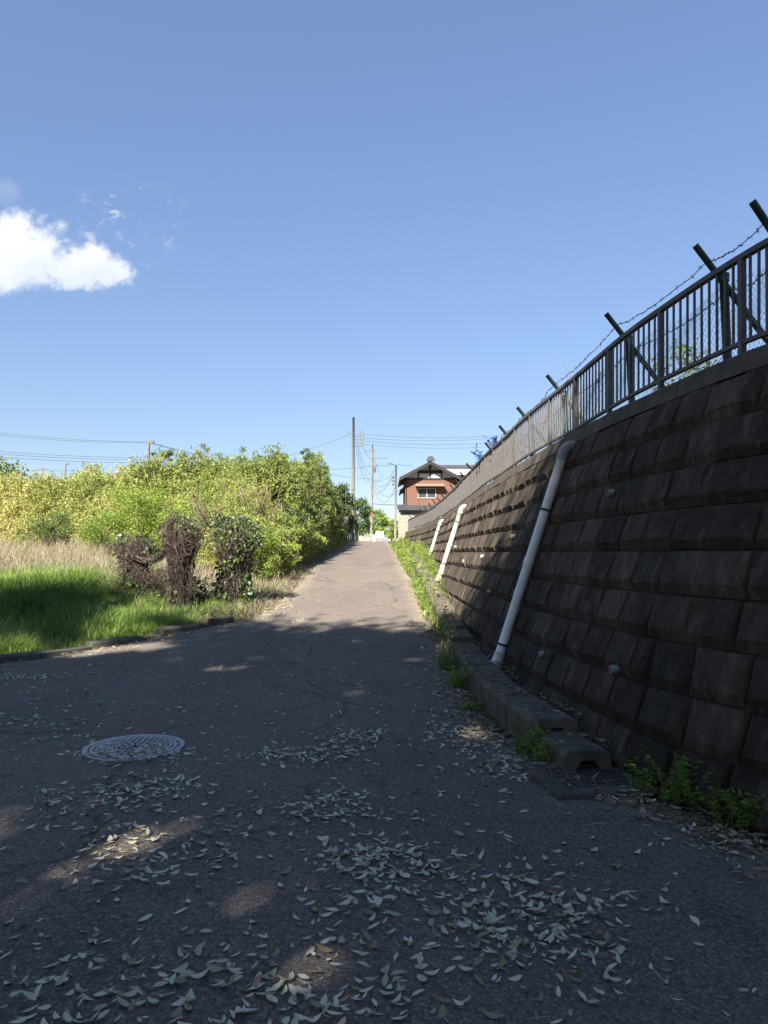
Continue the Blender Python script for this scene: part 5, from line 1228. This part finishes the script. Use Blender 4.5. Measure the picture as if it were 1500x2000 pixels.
# lines from the tall pole across to the right
for k, (a, y2) in enumerate(zip(arms1, (853, 857, 866, 874))):
    cable(a, at(1010, y2 - 6, 66), .35, .013, 'high cable running right from the tall pole, %s of four' % ('topmost', 'second', 'third', 'lowest')[k])
cable((p1.x - .45, 62, hz(262, 62)), at(380, 935, 50), .3, .012, 'single cable dropping left from the tall pole behind the bamboo')
for k, (c0, c1, d1, sg) in enumerate((((300, 345), (392, 555), 80, .5), ((292, 350), (395, 580), 80, .9), ((330, 350), (400, 430), 80, .3), ((285, 370), (385, 590), 80, 1.2))):
    cable(at(620 + c0[0]/3.75, 780 + c0[1]/3.75, 62), at(620 + c1[0]/3.75, 780 + c1[1]/3.75, d1), sg, .014, '%s cable hanging between the tall pole and the thin pole' % ('moderately slack', 'slacker', 'tightest and highest', 'slackest')[k])
for k, (c0, c1, sg, d1) in enumerate((((415, 480), (555, 478), .1, 66), ((420, 440), (560, 520), 1.4, 66), ((410, 600), (560, 545), .9, 66), ((412, 620), (600, 660), 1.0, 70), ((410, 640), (570, 640), 1.6, 66), ((408, 765), (640, 772), .05, 75), ((415, 690), (560, 560), .5, 66))):
    cable(at(620 + c0[0]/3.75, 780 + c0[1]/3.75, 80), at(620 + c1[0]/3.75, 780 + c1[1]/3.75, d1), sg, .016 if k != 5 else .03, '%s cable strung from the thin pole towards the lamp pole and house' % ('topmost level', 'deeply looping upper', 'slightly looping middle', 'gently drooping lower', 'deepest looping', 'thick straight lowest', 'short rising')[k])
cable(at(775, 906, 66), at(806, 909, 75), .1, .014, 'short cable from the lamp pole to the house gable')
cable(at(560, 913, 60), at(728, 910, 80), .25, .014, 'level cable reaching the thin pole from the left')
cable(at(600, 915, 60), at(723, 935, 80), .2, .014, 'lower cable reaching the thin pole from the left')
# far left line of poles
def far_pole(px, ytop, D, label, arm=True):
    t = at(px, ytop, D); e = empty('distant_pole', (t.x, D, 2.6), label, 'utility pole', 'distant poles beyond the bamboo')
    MB().tube([(t.x - .1, D, 2.3), (t.x, D, t.z)], [.2, .13], 8).obj('shaft', M_POLE, e)
    if arm:
        for dz in (0.25, 1.0): MB().box((t.x, D, t.z - dz), (2.0, .12, .12)).obj('crossarm', M_METG, e)
    else: MB().box((t.x + .2, D, t.z - .1), (.5, .2, .25)).obj('top_bracket', M_METG, e)
    return t
q1 = far_pole(290, 861, 60, 'bare wooden utility pole rising above the bamboo', False)
q2 = far_pole(83, 914, 120, 'small distant pole with crossarms at the far left skyline'); q3 = far_pole(128, 905, 110, 'thin distant pole between two others on the left skyline', False); q4 = far_pole(173, 906, 115, 'distant pole with a wide crossarm right of the thin one')
for dy, lab in ((0, 'upper'), (5, 'lower')):
    cable(at(-60, 838 + dy, 60), at(290, 863 + dy*.3, 60), .25, .016, '%s cable crossing the left sky to the bare wooden pole' % lab)
    cable(at(290, 863 + dy*.3, 60), at(420, 893 + dy*.3, 75), .1, .016, '%s cable descending right from the bare wooden pole' % lab)
for k, y in enumerate((877, 882, 888)): cable(at(-60, y, 70), at(330, (893, 897, 903)[k], 90), .3, .018, '%s of three low cables crossing the left sky' % ('highest', 'middle', 'lowest')[k])
cable(at(20, 919, 130), at(300, 908, 130), .4, .02, 'faint distant cable low over the left skyline')

# torn blue plastic caught on the barbed wire
def scrap(y, seed, label):
    rg = np.random.default_rng(seed); c = off(y, 1.0, 3.78); m_ = MB()
    for i in range(5):
        P = [c + rg.normal(0, .09, 3) + np.array([0, 0, -.1*q]) for q in range(4)]; V = []
        for p in P: V += [p, p + np.array([.05, .09, .03]) + rg.normal(0, .03, 3)]
        m_.add(V, np.array([[2*k, 2*k+1, 2*k+3, 2*k+2] for k in range(3)]))
    m_.obj('plastic_scrap', M_BLUE, None, True, label=label, cat='plastic scrap')
scrap(14.4, 1, 'torn blue plastic scrap caught on the barbed wire, nearer one'); scrap(16.3, 2, 'small blue plastic scrap farther along the barbed wire')
